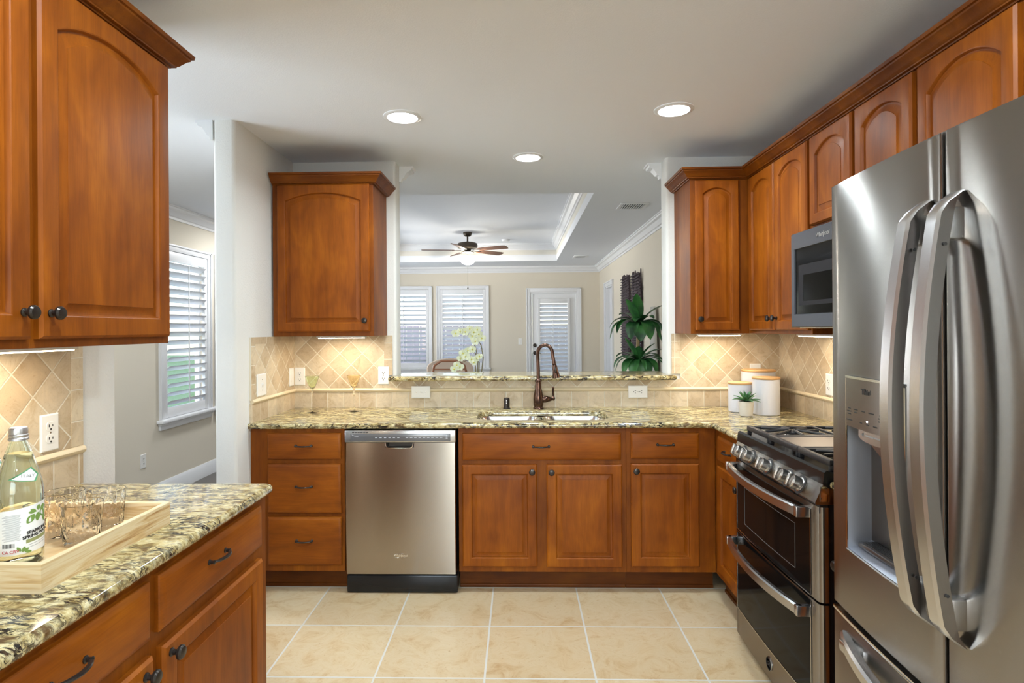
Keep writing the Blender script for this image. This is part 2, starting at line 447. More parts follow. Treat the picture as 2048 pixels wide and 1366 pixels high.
# kitchen side wall past the opening, with rounded drywall corner towards the opening
m = MB(); pts = [(LX - .115, BY + .15), (LX - .115, 3.03)] + [(LX - .095 - .02 * math.cos(a), 3.01 - .02 * math.sin(a) + .02) for a in (R(30), R(60))] + \
    [(LX - .095, 3.01), (LX - .02, 3.01)] + [(LX - .02 + .02 * math.sin(a), 3.03 - .02 * math.cos(a)) for a in (R(30), R(60))] + [(LX, 3.03), (LX, BY + .15)]
m.prism(pts, 'z', 0, CE); struct('wall_left', m, M['wallw'])
def jamb(name, xa, xb, side, mat):
    m = MB(); r = .018; y0, y1 = BY, BY + .15
    arc = lambda cx, cy, a0, a1: [(cx + r * math.cos(R(a0 + (a1 - a0) * k / 4)), cy + r * math.sin(R(a0 + (a1 - a0) * k / 4))) for k in range(5)]
    if side > 0: pts = [(xa, y0)] + arc(xb - r, y0 + r, -90, 0) + arc(xb - r, y1 - r, 0, 90) + [(xa, y1)]
    else: pts = [(xb, y1)] + arc(xa + r, y1 - r, 90, 180) + arc(xa + r, y0 + r, 180, 270) + [(xb, y0)]
    m.prism(pts, 'z', 0, CE); return struct(name, m, mat)
PL, PR = -.80, .955
jamb('wall_back', LX, PL, 1, M['wallw'])
jamb('wall_back', PR, RX + .1, -1, M['wallw'])
m = MB(); m.box(PL, PR, BY, BY + .15, 0, 1.09); struct('wall_back', m, M['wallw'], smooth=False)
wallx('wall_right', RX, RX + .12, BK, BY + .15, M['wall'])
DW = (8.86, 9.56)
wallx('wall_right', 1.42, 1.52, BY + .15, FY + .1, M['wallb'], [(DW[0], DW[1], 0, 2.09)])
wally('wall_far', FY, FY + .12, DX - .1, 1.52, M['wallb'], WIN + [(.20, 1.03, 0, 2.07)])
LW = [(4.98, 5.69, .66, 2.13), (5.90, 6.6, .66, 2.13), (7.4, 9.2, .6, 2.13), (.9, 2.5, .66, 2.13)]
wallx('wall_left', DX - .12, DX, BK, FY + .1, M['wallb'], LW)
wally('wall_behind', BK - .12, BK, DX - .1, RX + .1, M['wallw'], [(-1.15, 1.15, .75, 2.2)])
m = MB(); m.box(-1.15, 1.15, BK - .08, BK - .04, .75, .81); m.box(-1.15, 1.15, BK - .08, BK - .04, 2.14, 2.2)
for x in (-1.15, -.03, 1.09): m.box(x, x + .06, BK - .08, BK - .04, .81, 2.14)
struct('window_5', m, M['white'], smooth=False)
# room behind the doorway in the living room's right wall
m = MB(); m.box(2.3, 2.36, 8.4, 10.0, 0, 2.5); m.box(1.52, 2.3, 9.95, 10.0, 0, 2.5); m.box(1.52, 2.3, 8.4, 8.45, 0, 2.5); m.box(1.52, 2.36, 8.4, 10., 2.5, 2.55)
struct('wall_hall', m, M['wallw'], smooth=False)
m = MB(); m.box(1.5, 2.3, 8.45, 9.95, -.05, .0); struct('floor', m, M['darkfloor'], smooth=False)

# crown mouldings, white
cp = [(0, -.105), (.012, -.105), (.016, -.085), (.030, -.078), (.040, -.060), (.055, -.038), (.078, -.028), (.082, -.014), (.092, -.012), (.092, 0), (0, 0)]
CR = [(o, CE + z) for o, z in cp]; CRT = [(o, TZ + z) for o, z in cp]
def crown(name, path, prof=CR, closed=False):
    m = MB(); m.sweep(path, prof, 0, closed); return struct(name, m, M['white'], angle=25)
crown('trim_1', [(PL, BY + .12), (PL, BY + .15), (LX - .115, BY + .15), (LX - .115, 3.01)])
crown('trim_2', [(1.42, FY), (1.42, BY + .15), (PR, BY + .15), (PR, BY + .12)])
crown('trim_3', [(DX, BK), (DX, FY), (1.42, FY)])
crown('trim_4', [(TX0, TY0), (TX0, TY1), (TX1, TY1), (TX1, TY0)], CRT, True)
# baseboards
bbp = [(0, 0), (.016, 0), (.016, .10), (.010, .115), (.006, .13), (0, .13)]
m = MB(); m.sweep([(DX, BK), (DX, FY), (.12, FY)], bbp); struct('baseboard_left', m, M['white'])
m = MB(); m.sweep([(1.42, 8.78), (1.42, BY + .15), (PR, BY + .15)], bbp); struct('baseboard_right', m, M['white'])

# ------------------------------------------------------------------ shuttered windows and doors
casep = [(.0, .0), (.0, .018), (.012, .022), (.05, .020), (.055, .014), (.062, .012), (.062, 0)]
def casing(m, w, h0, h1, bottom=False, cw=.062):
    # flat casing pieces with a raised outer band, front towards -y
    for x0, x1, z0, z1 in ((-cw, 0, h0, h1 + cw), (w, w + cw, h0, h1 + cw), (0, w, h1, h1 + cw)):
        m.box(x0, x1, -.018, 0, z0, z1, .003)
    for x0, x1, z0, z1 in ((-cw, -cw + .018, h0, h1 + cw), (w + cw - .018, w + cw, h0, h1 + cw), (-cw, w + cw, h1 + cw - .018, h1 + cw)):
        m.box(x0, x1, -.028, -.018, z0, z1, .003)
def louvers(m, x0, x1, z0, z1, pitch, lw, ang, t=.009, y=0):
    n = int((z1 - z0) / pitch); p = (z1 - z0) / n
    for i in range(n):
        zc = z0 + p * (i + .5); ca, sa = math.cos(ang), math.sin(ang); sec = []
        for k in range(10):
            a = 2 * PI * k / 10; u, v = lw / 2 * math.cos(a), t / 2 * math.sin(a)
            sec.append((y + u * ca - v * sa, zc + u * sa + v * ca))
        m.rings([[(x0, q[0], q[1]) for q in sec], [(x1, q[0], q[1]) for q in sec]])
def shutter_window(name, loc, rz, w, z0, z1, ang, pitch=.058, sill=True, midbar=True):
    w_ = sthing(name, (loc[0], loc[1], 0), rz)
    m = MB(); casing(m, w, z0, z1)
    if sill:
        m.box(-.09, w + .09, -.055, .05, z0 - .03, z0, .006); m.box(-.065, w + .065, -.02, 0, z0 - .09, z0 - .03, .004); m.box(-.075, w + .075, -.035, 0, z0 - .05, z0 - .03, .006)
    m.build('window_frame', M['white'], w_)
    m = MB(); st = .05; top = .09
    m.box(.003, st, -.012, .018, z0 + .003, z1 - .003, .003); m.box(w - st, w - .003, -.012, .018, z0 + .003, z1 - .003, .003)
    m.box(st, w - st, -.010, .016, z1 - top, z1 - .003, .002); m.box(st, w - st, -.010, .016, z0 + .003, z0 + top, .002)
    p = m.build('shutter_panel', M['white'], w_)
    m = MB(); louvers(m, st, w - st, z0 + top, z1 - top, pitch, .078, ang)
    m.build('louvers', M['white'], p)
    m = MB(); m.box(w * .5 - .005, w * .5 + .005, -.036, -.026, z0 + top + .02, z1 - top - .02, .002); m.build('tilt_rod', M['white'], p)
    m = MB()
    m.box(0, .03, .06, .10, z0, z1); m.box(w - .03, w, .06, .10, z0, z1); m.box(0, w, .06, .10, z1 - .03, z1); m.box(0, w, .06, .10, z0, z0 + .03)
    if midbar: m.box(0, w, .065, .095, (z0 + z1) / 2 - .02, (z0 + z1) / 2 + .02)
    m.build('sash', M['white'], w_)
    m = MB(); m.box(.03, w - .03, .078, .082, z0 + .03, z1 - .03); m.build('pane', M['pane'], w_, smooth=False)
    return w_
shutter_window('window_1', (WIN[0][0], FY), 0, WIN[0][1] - WIN[0][0], WIN[0][2], WIN[0][3], R(-30), .078)
shutter_window('window_2', (WIN[1][0], FY), 0, WIN[1][1] - WIN[1][0], WIN[1][2], WIN[1][3], R(-50), .078)
for i, (a, b, z0, z1) in enumerate(LW):
    if i == 2:
        shutter_window('window_4', (DX, a), PI / 2, b - a, z0, z1, R(-20), .075)
    else:
        shutter_window('window_%d' % (3 if i == 0 else 5 + i), (DX, a), PI / 2, b - a, z0, z1, R(-36), .075)
# garden door with a shutter over its glass
d = sthing('door_1', (.20, FY, 0))
m = MB(); casing(m, .83, 0, 2.07, cw=.07); m.box(0, .03, 0, .12, 0, 2.07); m.box(.80, .83, 0, .12, 0, 2.07); m.box(.03, .80, 0, .12, 2.04, 2.07); m.build('door_frame', M['white'], d)
m = MB(); m.box(.034, .17, .02, .06, .01, 2.036); m.box(.66, .796, .02, .06, .01, 2.036); m.box(.17, .66, .02, .06, 1.88, 2.036); m.box(.17, .66, .02, .06, .01, .25)
dp = m.build('door_panel', M['white'], d)
m = MB(); x0, x1 = .13, .70
m.box(x0, x0 + .045, -.022, .012, .24, 1.95, .003); m.box(x1 - .045, x1, -.022, .012, .24, 1.95, .003); m.box(x0 + .045, x1 - .045, -.020, .010, 1.87, 1.95, .003); m.box(x0 + .045, x1 - .045, -.020, .010, .24, .34, .003)
m.box(x0 - .005, x0, -.01, .02, .24, 1.95); m.box(x1, x1 + .005, -.01, .02, .24, 1.95)
sp = m.build('shutter_panel', M['white'], dp)
m = MB(); louvers(m, x0 + .045, x1 - .045, .34, 1.87, .070, .078, R(-58)); m.build('louvers', M['white'], sp)
m = MB(); m.box(.395, .405, -.045, -.037, .36, 1.85, .002); m.build('tilt_rod', M['white'], sp)
m = MB(); m.box(.17, .66, .038, .042, .25, 1.88); m.build('pane', M['pane'], d, smooth=False)
m = MB(); m.lathe([(.032, -.02), (.032, .004), (.026, .012), (.016, .014), (.012, .018)], (.078, .0, 1.13), '-y'); m.build('deadbolt', M['knob'], d)
m = MB(); m.lathe([(.032, -.02), (.032, .004), (.024, .010), (.011, .014), (.011, .04)], (.078, 0, .995), '-y'); m.tube([(.078, -.04, .995), (.12, -.045, 1.0), (.185, -.042, .992)], [.010, .009, .006]); m.build('door_handle', M['knob'], d)
# inner doorway in the right wall
d = sthing('door_2', (1.42, DW[1], 0), -PI / 2)
m = MB(); casing(m, DW[1] - DW[0], 0, 2.09, cw=.07); m.box(0, .02, 0, .1, 0, 2.09); m.box(.68, .70, 0, .1, 0, 2.09); m.box(.02, .68, 0, .1, 2.07, 2.09); m.build('door_frame', M['white'], d)
m = MB(); m.box(.022, .678, .055, .09, .01, 2.07, .003)
for z0, z1 in ((.25, .95), (1.1, 1.9)):
    m.box(.12, .58, .045, .056, z0, z1, .01)
m.build('door_panel', M['white'], d)
m = MB(); m.box(.665, .682, .02, .055, .98, 1.06, .004); m.lathe([(.026, -.055), (.026, -.045), (.012, -.04), (.012, -.02), (.026, -.01), (.022, .004)], (.62, 0, 1.02), '-y', 16); m.build('door_handle', M['knob'], d)

# outside: lawn, fence and shrubs seen through the louvres
m = MB(); m.box(-30, 20, -25, 40, -.35, -.25); g = m.build('lawn', M['grass'], smooth=False); tag(g, 'green lawn outside glimpsed between the window louvres', 'lawn', kind='stuff')
m = MB()
for i in range(60): m.box(-6 + i * .15, -5.86 + i * .15, 13.2, 13.23, -.25, 1.5)
g = m.build('garden_fence', M['fence'], smooth=False); tag(g, 'dull mauve board fence outside the far living room windows', 'fence')
m = MB()
for i in range(90): m.box(-7.5, -7.47, -2 + i * .15, -1.86 + i * .15, -.25, 1.25)
g = m.build('garden_fence', M['stone'], smooth=False); tag(g, 'pale board fence outside the shuttered dining window', 'fence')
for i, (x, y, s_, lb) in enumerate(((-5.6, 5.6, .8, 'green shrub outside the shuttered dining window, nearest the glass'), (-6.2, 7.6, 1.2, 'larger green shrub outside beyond the dining window, by the fence'))):
    m = MB(); rr = random.Random(i)
    for k in range(420):
        a, b2, r = rr.uniform(0, 2 * PI), rr.uniform(-1, 1), s_ * rr.uniform(.6, 1)
        c = Vector((x + r * math.cos(a) * math.sqrt(1 - b2 * b2), y + r * math.sin(a) * math.sqrt(1 - b2 * b2), s_ * .8 + r * b2 * .9)); u = Vector((rr.uniform(-1, 1), rr.uniform(-1, 1), rr.uniform(-1, 1))).normalized() * .09; v = u.orthogonal().normalized() * .04
        m.poly([c - u, c + v, c + u, c - v])
    g = m.build('shrub', M['leafout'], smooth=False); tag(g, lb, 'shrub')
# ------------------------------------------------------------------ cabinets
def panel_rings(m, w, h, prof, arch=0, n=14, ox=0, oz=0, y0=0):
    """prof: (inset, depth, arched)"""
    rs = []
    for ins, dep, ar in prof:
        x0, x1, z0, zt = ins, w - ins, ins, h - ins
        ring = [(ox + x0, y0 - dep, oz + z0), (ox + x1, y0 - dep, oz + z0)]
        for k in range(n + 1):
            u = 1 - 2 * k / n; x = (x0 + x1) / 2 + u * (x1 - x0) / 2
            rise = arch if ar else 0
            ring.append((ox + x, y0 - dep, oz + zt - rise * (1 - math.sqrt(1 - .42 * u * u)) / (1 - math.sqrt(.58)) if rise else oz + zt))
        rs.append(ring)
    m.rings(rs)
def door_prof(fr=.056, t=.02):
    return [(0, 0, 0), (0, t - .007, 0), (.004, t - .003, 0), (.007, t, 0), (.015, t + .0005, 0),
            (fr - .008, t, 1), (fr - .005, t - .0015, 1), (fr - .0035, t - .004, 1), (fr - .001, t - .0115, 1), (fr + .003, t - .0125, 1), (fr + .006, t - .0125, 1),
            (fr + .026, t - .0045, 1), (fr + .0265, t - .0025, 1), (fr + .032, t - .002, 1)]
def drawer_prof(t=.02): return [(0, 0, 0), (0, t - .010, 0), (.002, t - .007, 0), (.012, t - .001, 0), (.016, t, 0)]
KP = [(.010, 0), (.010, .003), (.0065, .006), (.006, .013), (.011, .017), (.0165, .021), (.0165, .026), (.013, .030), (.005, .0315)]
def knob(parent, x, z, y=-.02):
    m = MB(); m.lathe(KP, (x, y, z), '-y', 18); return m.build('knob', M['knob'], parent)
def pull(parent, x, z, y=-.02, hw=.042):
    m = MB(); n = 12
    m.tube([(x - hw + 2 * hw * k / n, y - .010 - .017 * math.sin(PI * k / n) ** .7, z) for k in range(n + 1)], [.0042 + .0016 * math.sin(PI * k / n) for k in range(n + 1)], 8, flat=.75)
    for s in (-1, 1):
        m.lathe([(.0075, 0), (.0075, .002), (.0048, .004), (.0048, .012), (.0062, .014), (.003, .016)], (x + s * hw, y, z), '-y', 12)
    return m.build('pull_handle', M['knob'], parent)
def cabinet(label, loc, rz, w, z0, z1, d, doors=(), drawers=(), toe=False, group=None, fr=.056, sink=False):
    t = thing('wall_cabinet' if not toe else 'base_cabinet', label, 'cabinet', (loc[0], loc[1], 0), rz, group)
    m = MB()
    if sink:
        m.box(0, .018, .018, d, z0, z1); m.box(w - .018, w, .018, d, z0, z1); m.box(.018, w - .018, .018, d, z0, z0 + .018); m.box(.018, w - .018, d - .01, d, z0 + .018, z1)
    else: m.box(0, w, .018, d, z0, z1)
    m.build('carcass', M['woodd'], t, smooth=False)
    m = MB(); m.box(0, w, 0, .018, z0, z1, .001); m.build('face_frame', M['woodd'], t, smooth=False)
    for x0, x1, a, b, arch, kn in doors:
        m = MB(); panel_rings(m, x1 - x0, b - a, door_prof(fr), arch, ox=x0, oz=a)
        o = m.build('door', M['wood'], t, angle=22)
        if kn: knob(o, kn[0], kn[1])
    for x0, x1, a, b, pl in drawers:
        m = MB(); panel_rings(m, x1 - x0, b - a, drawer_prof(), 0, ox=x0, oz=a)
        o = m.build('drawer', M['woodh'], t, angle=22)
        if pl: pull(o, pl[0], pl[1])
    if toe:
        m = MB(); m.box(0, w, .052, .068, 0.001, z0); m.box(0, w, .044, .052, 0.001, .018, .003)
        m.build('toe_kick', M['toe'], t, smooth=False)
    return t
FB = 3.17
ZB, ZT = .105, .885
BG = 'base cabinets'
cabinet('reddish-brown three-drawer base cabinet left of the dishwasher', (LX + .001, FB), 0, .518, ZB, ZT, .629, (),
        [(.097, .502, .719, .861, (.30, .793)), (.097, .502, .426, .693, (.30, .571)), (.097, .502, .141, .404, (.30, .277))], True, BG)
cabinet('wide reddish-brown sink base cabinet with two doors under the sink', (-.333, FB), 0, .905, ZB, ZT, .629,
        [(.020, .424, .136, .689, 0, (.398, .653)), (.476, .881, .134, .689, 0, (.502, .651))],
        [(.022, .877, .713, .857, (.447, .787))], True, BG, sink=True)
cabinet('reddish-brown corner base cabinet, one drawer over one door, right of the sink', (.5725, FB), 0, .4765, ZB, ZT, .629,
        [(.023, .386, .139, .693, 0, (.048, .657))], [(.023, .387, .719, .857, (.206, .796))], True, BG)
cabinet('reddish-brown base cabinet between the counter corner and the range', (1.05, FB), -PI / 2, .448, ZB, ZT, .622,
        [(.077, .42, .145, .70, 0, (.398, .655))], [(.077, .42, .722, .855, (.245, .795))], True, BG)
cabinet('narrow reddish-brown base cabinet between the range and the refrigerator', (1.05, 1.948), -PI / 2, .315, ZB, ZT, .622,
        [(.02, .295, .139, .693, 0, (.045, .652))], [(.02, .295, .719, .857, (.16, .79))], True, BG)
LF = -.845
cabinet('reddish-brown near left base cabinet, far end, under the granite by the opening', (LF, 1.313), PI / 2, .607, ZB, ZT, .628,
        [(.020, .545, .136, .690, 0, (.046, .664))], [(.014, .547, .727, .858, (.26, .807))], True, BG)
cabinet('reddish-brown near left base cabinet closest to the camera, bronze pull below the tray', (LF, .70), PI / 2, .612, ZB, ZT, .628,
        [(.02, .598, .136, .690, 0, (.565, .660))], [(.02, .594, .727, .858, (.345, .800))], True, BG)
UG = 'wall cabinets'
UF = 3.45
ULC = cabinet('single arched-door wall cabinet left of the pass-through opening', (LX + .012, UF), 0, .603, 1.385, 2.30, .346,
        [(.030, .582, 1.412, 2.285, .045, (.556, 1.476))], (), False, UG)
cabinet('narrow arched-door wall cabinet right of the pass-through opening', (1.005, UF), 0, .34, 1.385, 2.30, .346,
        [(.024, .279, 1.405, 2.280, .036, (.048, 1.470))], (), False, UG, .050)
RF = 1.345; GR = 'wall cabinets'
cabinet('two-door arched wall cabinet between the corner and the microwave', (RF, UF), -PI / 2, .735, 1.385, 2.30, .328,
        [(.037, .369, 1.405, 2.280, .040, (.345, 1.467)), (.381, .720, 1.405, 2.280, .040, (.405, 1.467))], (), False, GR, .052)
cabinet('short two-door arched wall cabinet directly above the microwave', (RF, 2.715), -PI / 2, .723, 1.858, 2.30, .328,
        [(.013, .348, 1.88, 2.280, .042, None), (.372, .706, 1.88, 2.280, .042, None)], (), False, GR, .052)
cabinet('single arched-door wall cabinet between microwave and refrigerator top', (RF, 1.992), -PI / 2, .417, 1.385, 2.30, .328,
        [(.012, .401, 1.405, 2.280, .06, (.37, 1.467))], (), False, GR, .052)
cabinet('two-door wall cabinet over the refrigerator, cut off by the photo edge', (RF, 1.575), -PI / 2, .90, 1.875, 2.30, .328,
        [(.02, .44, 1.89, 2.280, .06, None), (.46, .88, 1.89, 2.280, .06, None)], (), False, GR, .052)
NF = -1.15
cabinet('large arched-door wall cabinet at near left, door beside the opening', (NF, 1.345), PI / 2, .545, 1.382, 2.30, .322,
        [(.012, .528, 1.404, 2.278, .055, (.040, 1.466))], (), False, UG, .062)
cabinet('near left wall cabinet cut off by the left edge of the photo', (NF, .80), PI / 2, .545, 1.382, 2.30, .322,
        [(.012, .533, 1.404, 2.278, .055, (.508, 1.466))], (), False, UG, .062)
# added unseen cabinets beside the camera, put in to brown the refrigerator's reflection
cabinet('added near left wall cabinet beside the camera, unseen, for reflections', (NF, -.20), PI / 2, .998, 1.382, 2.30, .322,
        [(.012, .49, 1.404, 2.278, .055, None), (.508, .986, 1.404, 2.278, .055, None)], (), False, UG, .062)
cabinet('added near left base cabinet beside the camera, unseen, for reflections', (LF, -.20), PI / 2, .898, ZB, ZT, .628,
        [(.02, .44, .136, .690, 0, None), (.46, .88, .136, .690, 0, None)], [(.02, .44, .727, .858, None), (.46, .88, .727, .858, None)], True, BG)
# wooden crown mouldings
wcp = [(.0005, 2.286), (.009, 2.286), (.011, 2.290), (.021, 2.292), (.022, 2.296), (.027, 2.299), (.033, 2.307), (.044, 2.320), (.052, 2.326), (.053, 2.332), (.060, 2.334), (.062, 2.346), (.0005, 2.346)]
def wcrown(label, path):
    m = MB(); m.sweep(path, wcp); o = m.build('cabinet_crown_moulding', M['crownw'], angle=25); tag(o, label, 'moulding', 'wooden crown mouldings'); return o
wcrown('wooden crown along the top of the cabinet left of the pass-through', [(LX + .012, UF), (LX + .615, UF), (LX + .615, BY)])
wcrown('long wooden crown running along the right-hand wall cabinets', [(1.005, BY), (1.005, UF), (RF, UF), (RF, .675)])
wcrown('wooden crown on top of the near left wall cabinets', [(NF, -.20), (NF, 1.89), (LX, 1.89)])
# ------------------------------------------------------------------ countertops
TOP = .915; TH = .030
m = MB()
# main U-shaped top with the sink cut-out, ccw
cf = 3.135; rx = 1.018
pts = [(LX, cf)]; fl = [True]
nn = 6
for k in range(nn + 1):
    a = PI / 2 * k / nn; pts.append((rx - .05 + .05 * math.sin(a), cf - .05 + .05 * math.cos(a))); fl.append(True)
pts += [(rx, 2.722), (RX, 2.722), (RX, BY), (LX, BY)]
fl[-1] = True; fl += [False, False, False, False]
hole = rrect(-.245, .505, 3.255, 3.60, .09, 7)
slab(m, pts, fl, TOP - TH, TOP, .0145, [hole])
t = m.build('granite_countertop', M['granite'], angle=50); tag(t, 'long polished speckled granite countertop holding the sink and corner', 'countertop')
m = MB(); slab(m, [(rx, 1.632), (RX, 1.632), (RX, 1.95), (rx, 1.95)], [False, False, True, True], TOP - TH, TOP, .0145)
t = m.build('granite_countertop', M['granite'], angle=50); tag(t, 'small granite countertop piece between range and refrigerator', 'countertop')
m = MB(); c = .03
pts = [(LX, -.20), (-.812, -.20), (-.812, 1.925 - c)] + [(-.812 - c + c * math.cos(a), 1.925 - c + c * math.sin(a)) for a in (R(30), R(60))] + [(-.812 - c, 1.925), (LX, 1.925)]
slab(m, pts, [True, True, True, True, True, True, False], TOP - TH, TOP, .0145)
t = m.build('granite_countertop', M['graniteL'], angle=50); tag(t, 'near left polished granite countertop under the wooden tray', 'countertop')
# bar ledge
m = MB(); a0, a1 = -.835, .99
pts = [(a0, 3.70), (a1, 3.70), (a1, 3.799), (PR - .003, 3.799), (PR - .003, 3.955), (PR + .03, 3.955), (PR + .03, 4.11), (PL - .03, 4.11), (PL - .03, 3.955), (PL + .003, 3.955), (PL + .003, 3.799), (a0, 3.799)]
slab(m, pts, [True, True, False, False, False, True, True, True, False, False, False, True], 1.091, 1.122, .0145)
t = m.build('granite_bar_ledge', M['granite'], angle=50); tag(t, 'raised granite bar ledge in the pass-through opening', 'ledge')

# ------------------------------------------------------------------ backsplash
bulp = [(0, -.013), (.010, -.013), (.017, -.008), (.020, 0), (.017, .008), (.010, .013), (0, .013)]
BUL = [(o, 1.028 + z) for o, z in bulp]
LOW1 = 1.018; BX0, BX1 = LX, RX
bs = thing('tile_backsplash', 'tumbled travertine tile backsplash around the sink counter', 'backsplash', (0, 0, 0))
y1 = BY; y0 = BY - .010
m = MB(); m.box(LX + .01, PL - .035 - .045, y0, y1, 1.038, 1.384); m.box(PL - .08, .1, y0, y1, 1.038, 1.091); m.build('diagonal_tiles', M['tb'], bs, smooth=False)
m = MB(); m.box(PR + .08, RX - .01, y0, y1, 1.038, 1.384); m.box(.1, PR + .08, y0, y1, 1.038, 1.091); m.build('diagonal_tiles', M['tb2'], bs, smooth=False)
m = MB(); m.box(LX + .01, RX - .01, y0, y1, TOP, LOW1); m.build('square_tiles', M['ts'], bs, smooth=False)
for bx in (PL - .08, PR + .025):
    m = MB(); m.box(bx, bx + .055, y0 - .001, y1, 1.124, 1.384, .002); m.build('border_tiles', M['tbord'], bs, smooth=False)
m = MB(); m.sweep([(LX, 3.17), (LX, BY - .0), (RX, BY), (RX, 1.97)], BUL); m.build('bullnose_trim', M['bull'], bs)
def wall_panel(parent, name, loc, rz, boxes, mat):
    m = MB()
    for b in boxes: m.box(*b)
    o = m.build(name, mat, parent, smooth=False); o.location = loc; o.rotation_euler = (0, 0, rz); return o
ML = tilemat('backsplash_diagonal_side', DN, R(45), (.33, 1.195))
MS = tilemat('backsplash_square_side', .106, 0, (.01, 1.035), .13)
# left return of the sink counter (local x runs towards the back wall)
wall_panel(bs, 'diagonal_tiles', (LX, 3.16, 0), PI / 2, [(.05, .64, -.01, 0, 1.038, 1.345)], ML)
wall_panel(bs, 'border_tiles', (LX, 3.16, 0), PI / 2, [(0, .05, -.011, 0, 1.038, 1.384), (.05, .64, -.011, 0, 1.345, 1.384)], M['tbord'])
wall_panel(bs, 'square_tiles', (LX, 3.16, 0), PI / 2, [(0, .64, -.01, 0, TOP, LOW1)], MS)
wall_panel(bs, 'diagonal_tiles', (RX, 3.79, 0), -PI / 2, [(0, 1.84, -.01, 0, 1.038, 1.384), (1.08, 1.80, -.009, 0, 1.384, 1.42)], ML)
wall_panel(bs, 'square_tiles', (RX, 3.79, 0), -PI / 2, [(0, 1.84, -.01, 0, TOP, LOW1)], MS)
b2 = thing('tile_backsplash', 'tumbled travertine tile backsplash behind the wooden tray at near left', 'backsplash', (LX, .40, 0), PI / 2)
wall_panel(b2, 'diagonal_tiles', (0, 0, 0), 0, [(0, 1.475, -.01, 0, 1.042, 1.382)], tilemat('backsplash_diagonal_near', DN, R(45), (1.40, 1.15)))
wall_panel(b2, 'border_tiles', (0, 0, 0), 0, [(1.475, 1.527, -.011, 0, 1.042, 1.382)], M['tbord'])
wall_panel(b2, 'square_tiles', (0, 0, 0), 0, [(0, 1.527, -.01, 0, TOP, LOW1)], tilemat('backsplash_square_near', .106, 0, (.025, 1.04), .13))
m = MB(); m.sweep([(0, 0), (1.53, 0)], [(o, z) for o, z in BUL]); m.build('bullnose_trim', M['bull'], b2)

# ------------------------------------------------------------------ under-cabinet lights
def strip(label, loc, rz, w, d, power):
    t = thing('under_cabinet_light', label, 'light', loc, rz, 'under-cabinet lights')
    m = MB(); m.box(-w / 2, w / 2, -d / 2, d / 2, -.012, 0, .002); m.build('housing', M['white'], t)
    m = MB(); m.box(-w / 2 + .01, w / 2 - .01, -d / 2 + .006, d / 2 - .006, -.0155, -.012); m.build('diffuser', M['strip'], t, smooth=False)
    l = area('under_cabinet_light_lamp', (0, 0, -.02), (0, 0, 0), w * .9, d, power, (1, .86, .66)); l.parent = t
strip('slim light under the wall cabinet left of the pass-through', (-1.10, 3.60, 1.385), 0, .30, .045, 1.9)
strip('slim light under the wall cabinet right of the pass-through', (1.22, 3.60, 1.385), 0, .26, .045, 1.8)
strip('slim light under the wall cabinet beside the microwave', (1.52, 3.02, 1.385), PI / 2, .36, .045, 1.3)
strip('slim light under the large near left wall cabinet', (-1.31, 1.50, 1.382), PI / 2, .36, .045, 1.7)
# ------------------------------------------------------------------ dishwasher
t = thing('dishwasher', 'brushed stainless dishwasher between the drawers and the sink cabinet', 'dishwasher', (-.948, 3.17, 0))
w = .606
m = MB(); m.box(.004, w - .004, .0, .58, .10, .875); m.build('tub', M['blackm'], t, smooth=False)
m = MB(); m.box(.010, w + .004, -.035, .03, .004, .098, .008); m.build('toe_panel', M['black'], t)
def curved_plate(m, x0, x1, z0, z1, yb, yf, bow, nx=14, r=.006, mi=0):
    """plate with a gently bowed front"""
    pts = []
    for k in range(nx + 1):
        u = k / nx; x = x0 + (x1 - x0) * u; pts.append((x, yf - bow * (1 - (2 * u - 1) ** 2)))
    pts = [(x0, yb)] + [(x0, pts[0][1] + r)] + [(x0 + r * .3, pts[0][1] + r * .3)] + [(p[0] if 0 < i < nx else (x0 + r if i == 0 else x1 - r), p[1]) for i, p in enumerate(pts)] + [(x1 - r * .3, pts[-1][1] + r * .3), (x1, pts[-1][1] + r), (x1, yb)]
    m.prism(pts, 'z', z0, z1, mi)
m = MB()
# door skin with a pocket handle at the top centre: bowed in the vertical direction
def dw_front(z): return -.030 - .012 * math.sin(PI * min(max((z - .10) / .72, 0), 1)) ** .6
xs = [.006, .010, .222, .378, .598, .602]; zs = [.103 + (.785 - .103) * k / 12 for k in range(13)] + [.812]
V = {}
for i, x in enumerate(xs):
    for j, z in enumerate(zs):
        V[i, j] = m.bm.verts.new((x, dw_front(z) + (.006 if i in (0, len(xs) - 1) else 0), z))
for i in range(len(xs) - 1):
    for j in range(len(zs) - 1):
        if i == 2 and j == len(zs) - 2: continue
        m.face([V[i, j], V[i + 1, j], V[i + 1, j + 1], V[i, j + 1]])
pk = MB()
m.box(.006, .602, -.024, 0, .103, .112); m.box(.006, .012, -.024, 0, .103, .812); m.box(.596, .602, -.024, 0, .103, .812)
yp = dw_front(.785)
zt = .812
for q in (((.222, yp, .785), (.378, yp, .785), (.362, -.008, .790), (.238, -.008, .790)), ((.238, -.008, .790), (.362, -.008, .790), (.362, -.008, zt), (.238, -.008, zt)),
          ((.222, yp, .785), (.238, -.008, .790), (.238, -.008, zt), (.222, dw_front(zt), zt)), ((.378, yp, .785), (.362, -.008, .790), (.362, -.008, zt), (.378, dw_front(zt), zt))):
    pk.poly(q)
dr = m.build('door', M['dwsteel'], t, angle=25)
pk.build('handle_pocket', plain('dark_pocket', (.07, .065, .06), .3, .6), dr, smooth=False)
m = MB(); m.tube([(.224, -.036, .812), (.228, -.040, .792), (.240, -.0405, .784), (.36, -.0405, .784), (.372, -.040, .792), (.376, -.036, .812)], .0028, 6); m.build('pocket_rim', M['chrome'], dr)
m = MB(); m.box(.004, .604, -.040, 0, .814, .880, .006); cpn = m.build('control_panel', M['handle'], t)
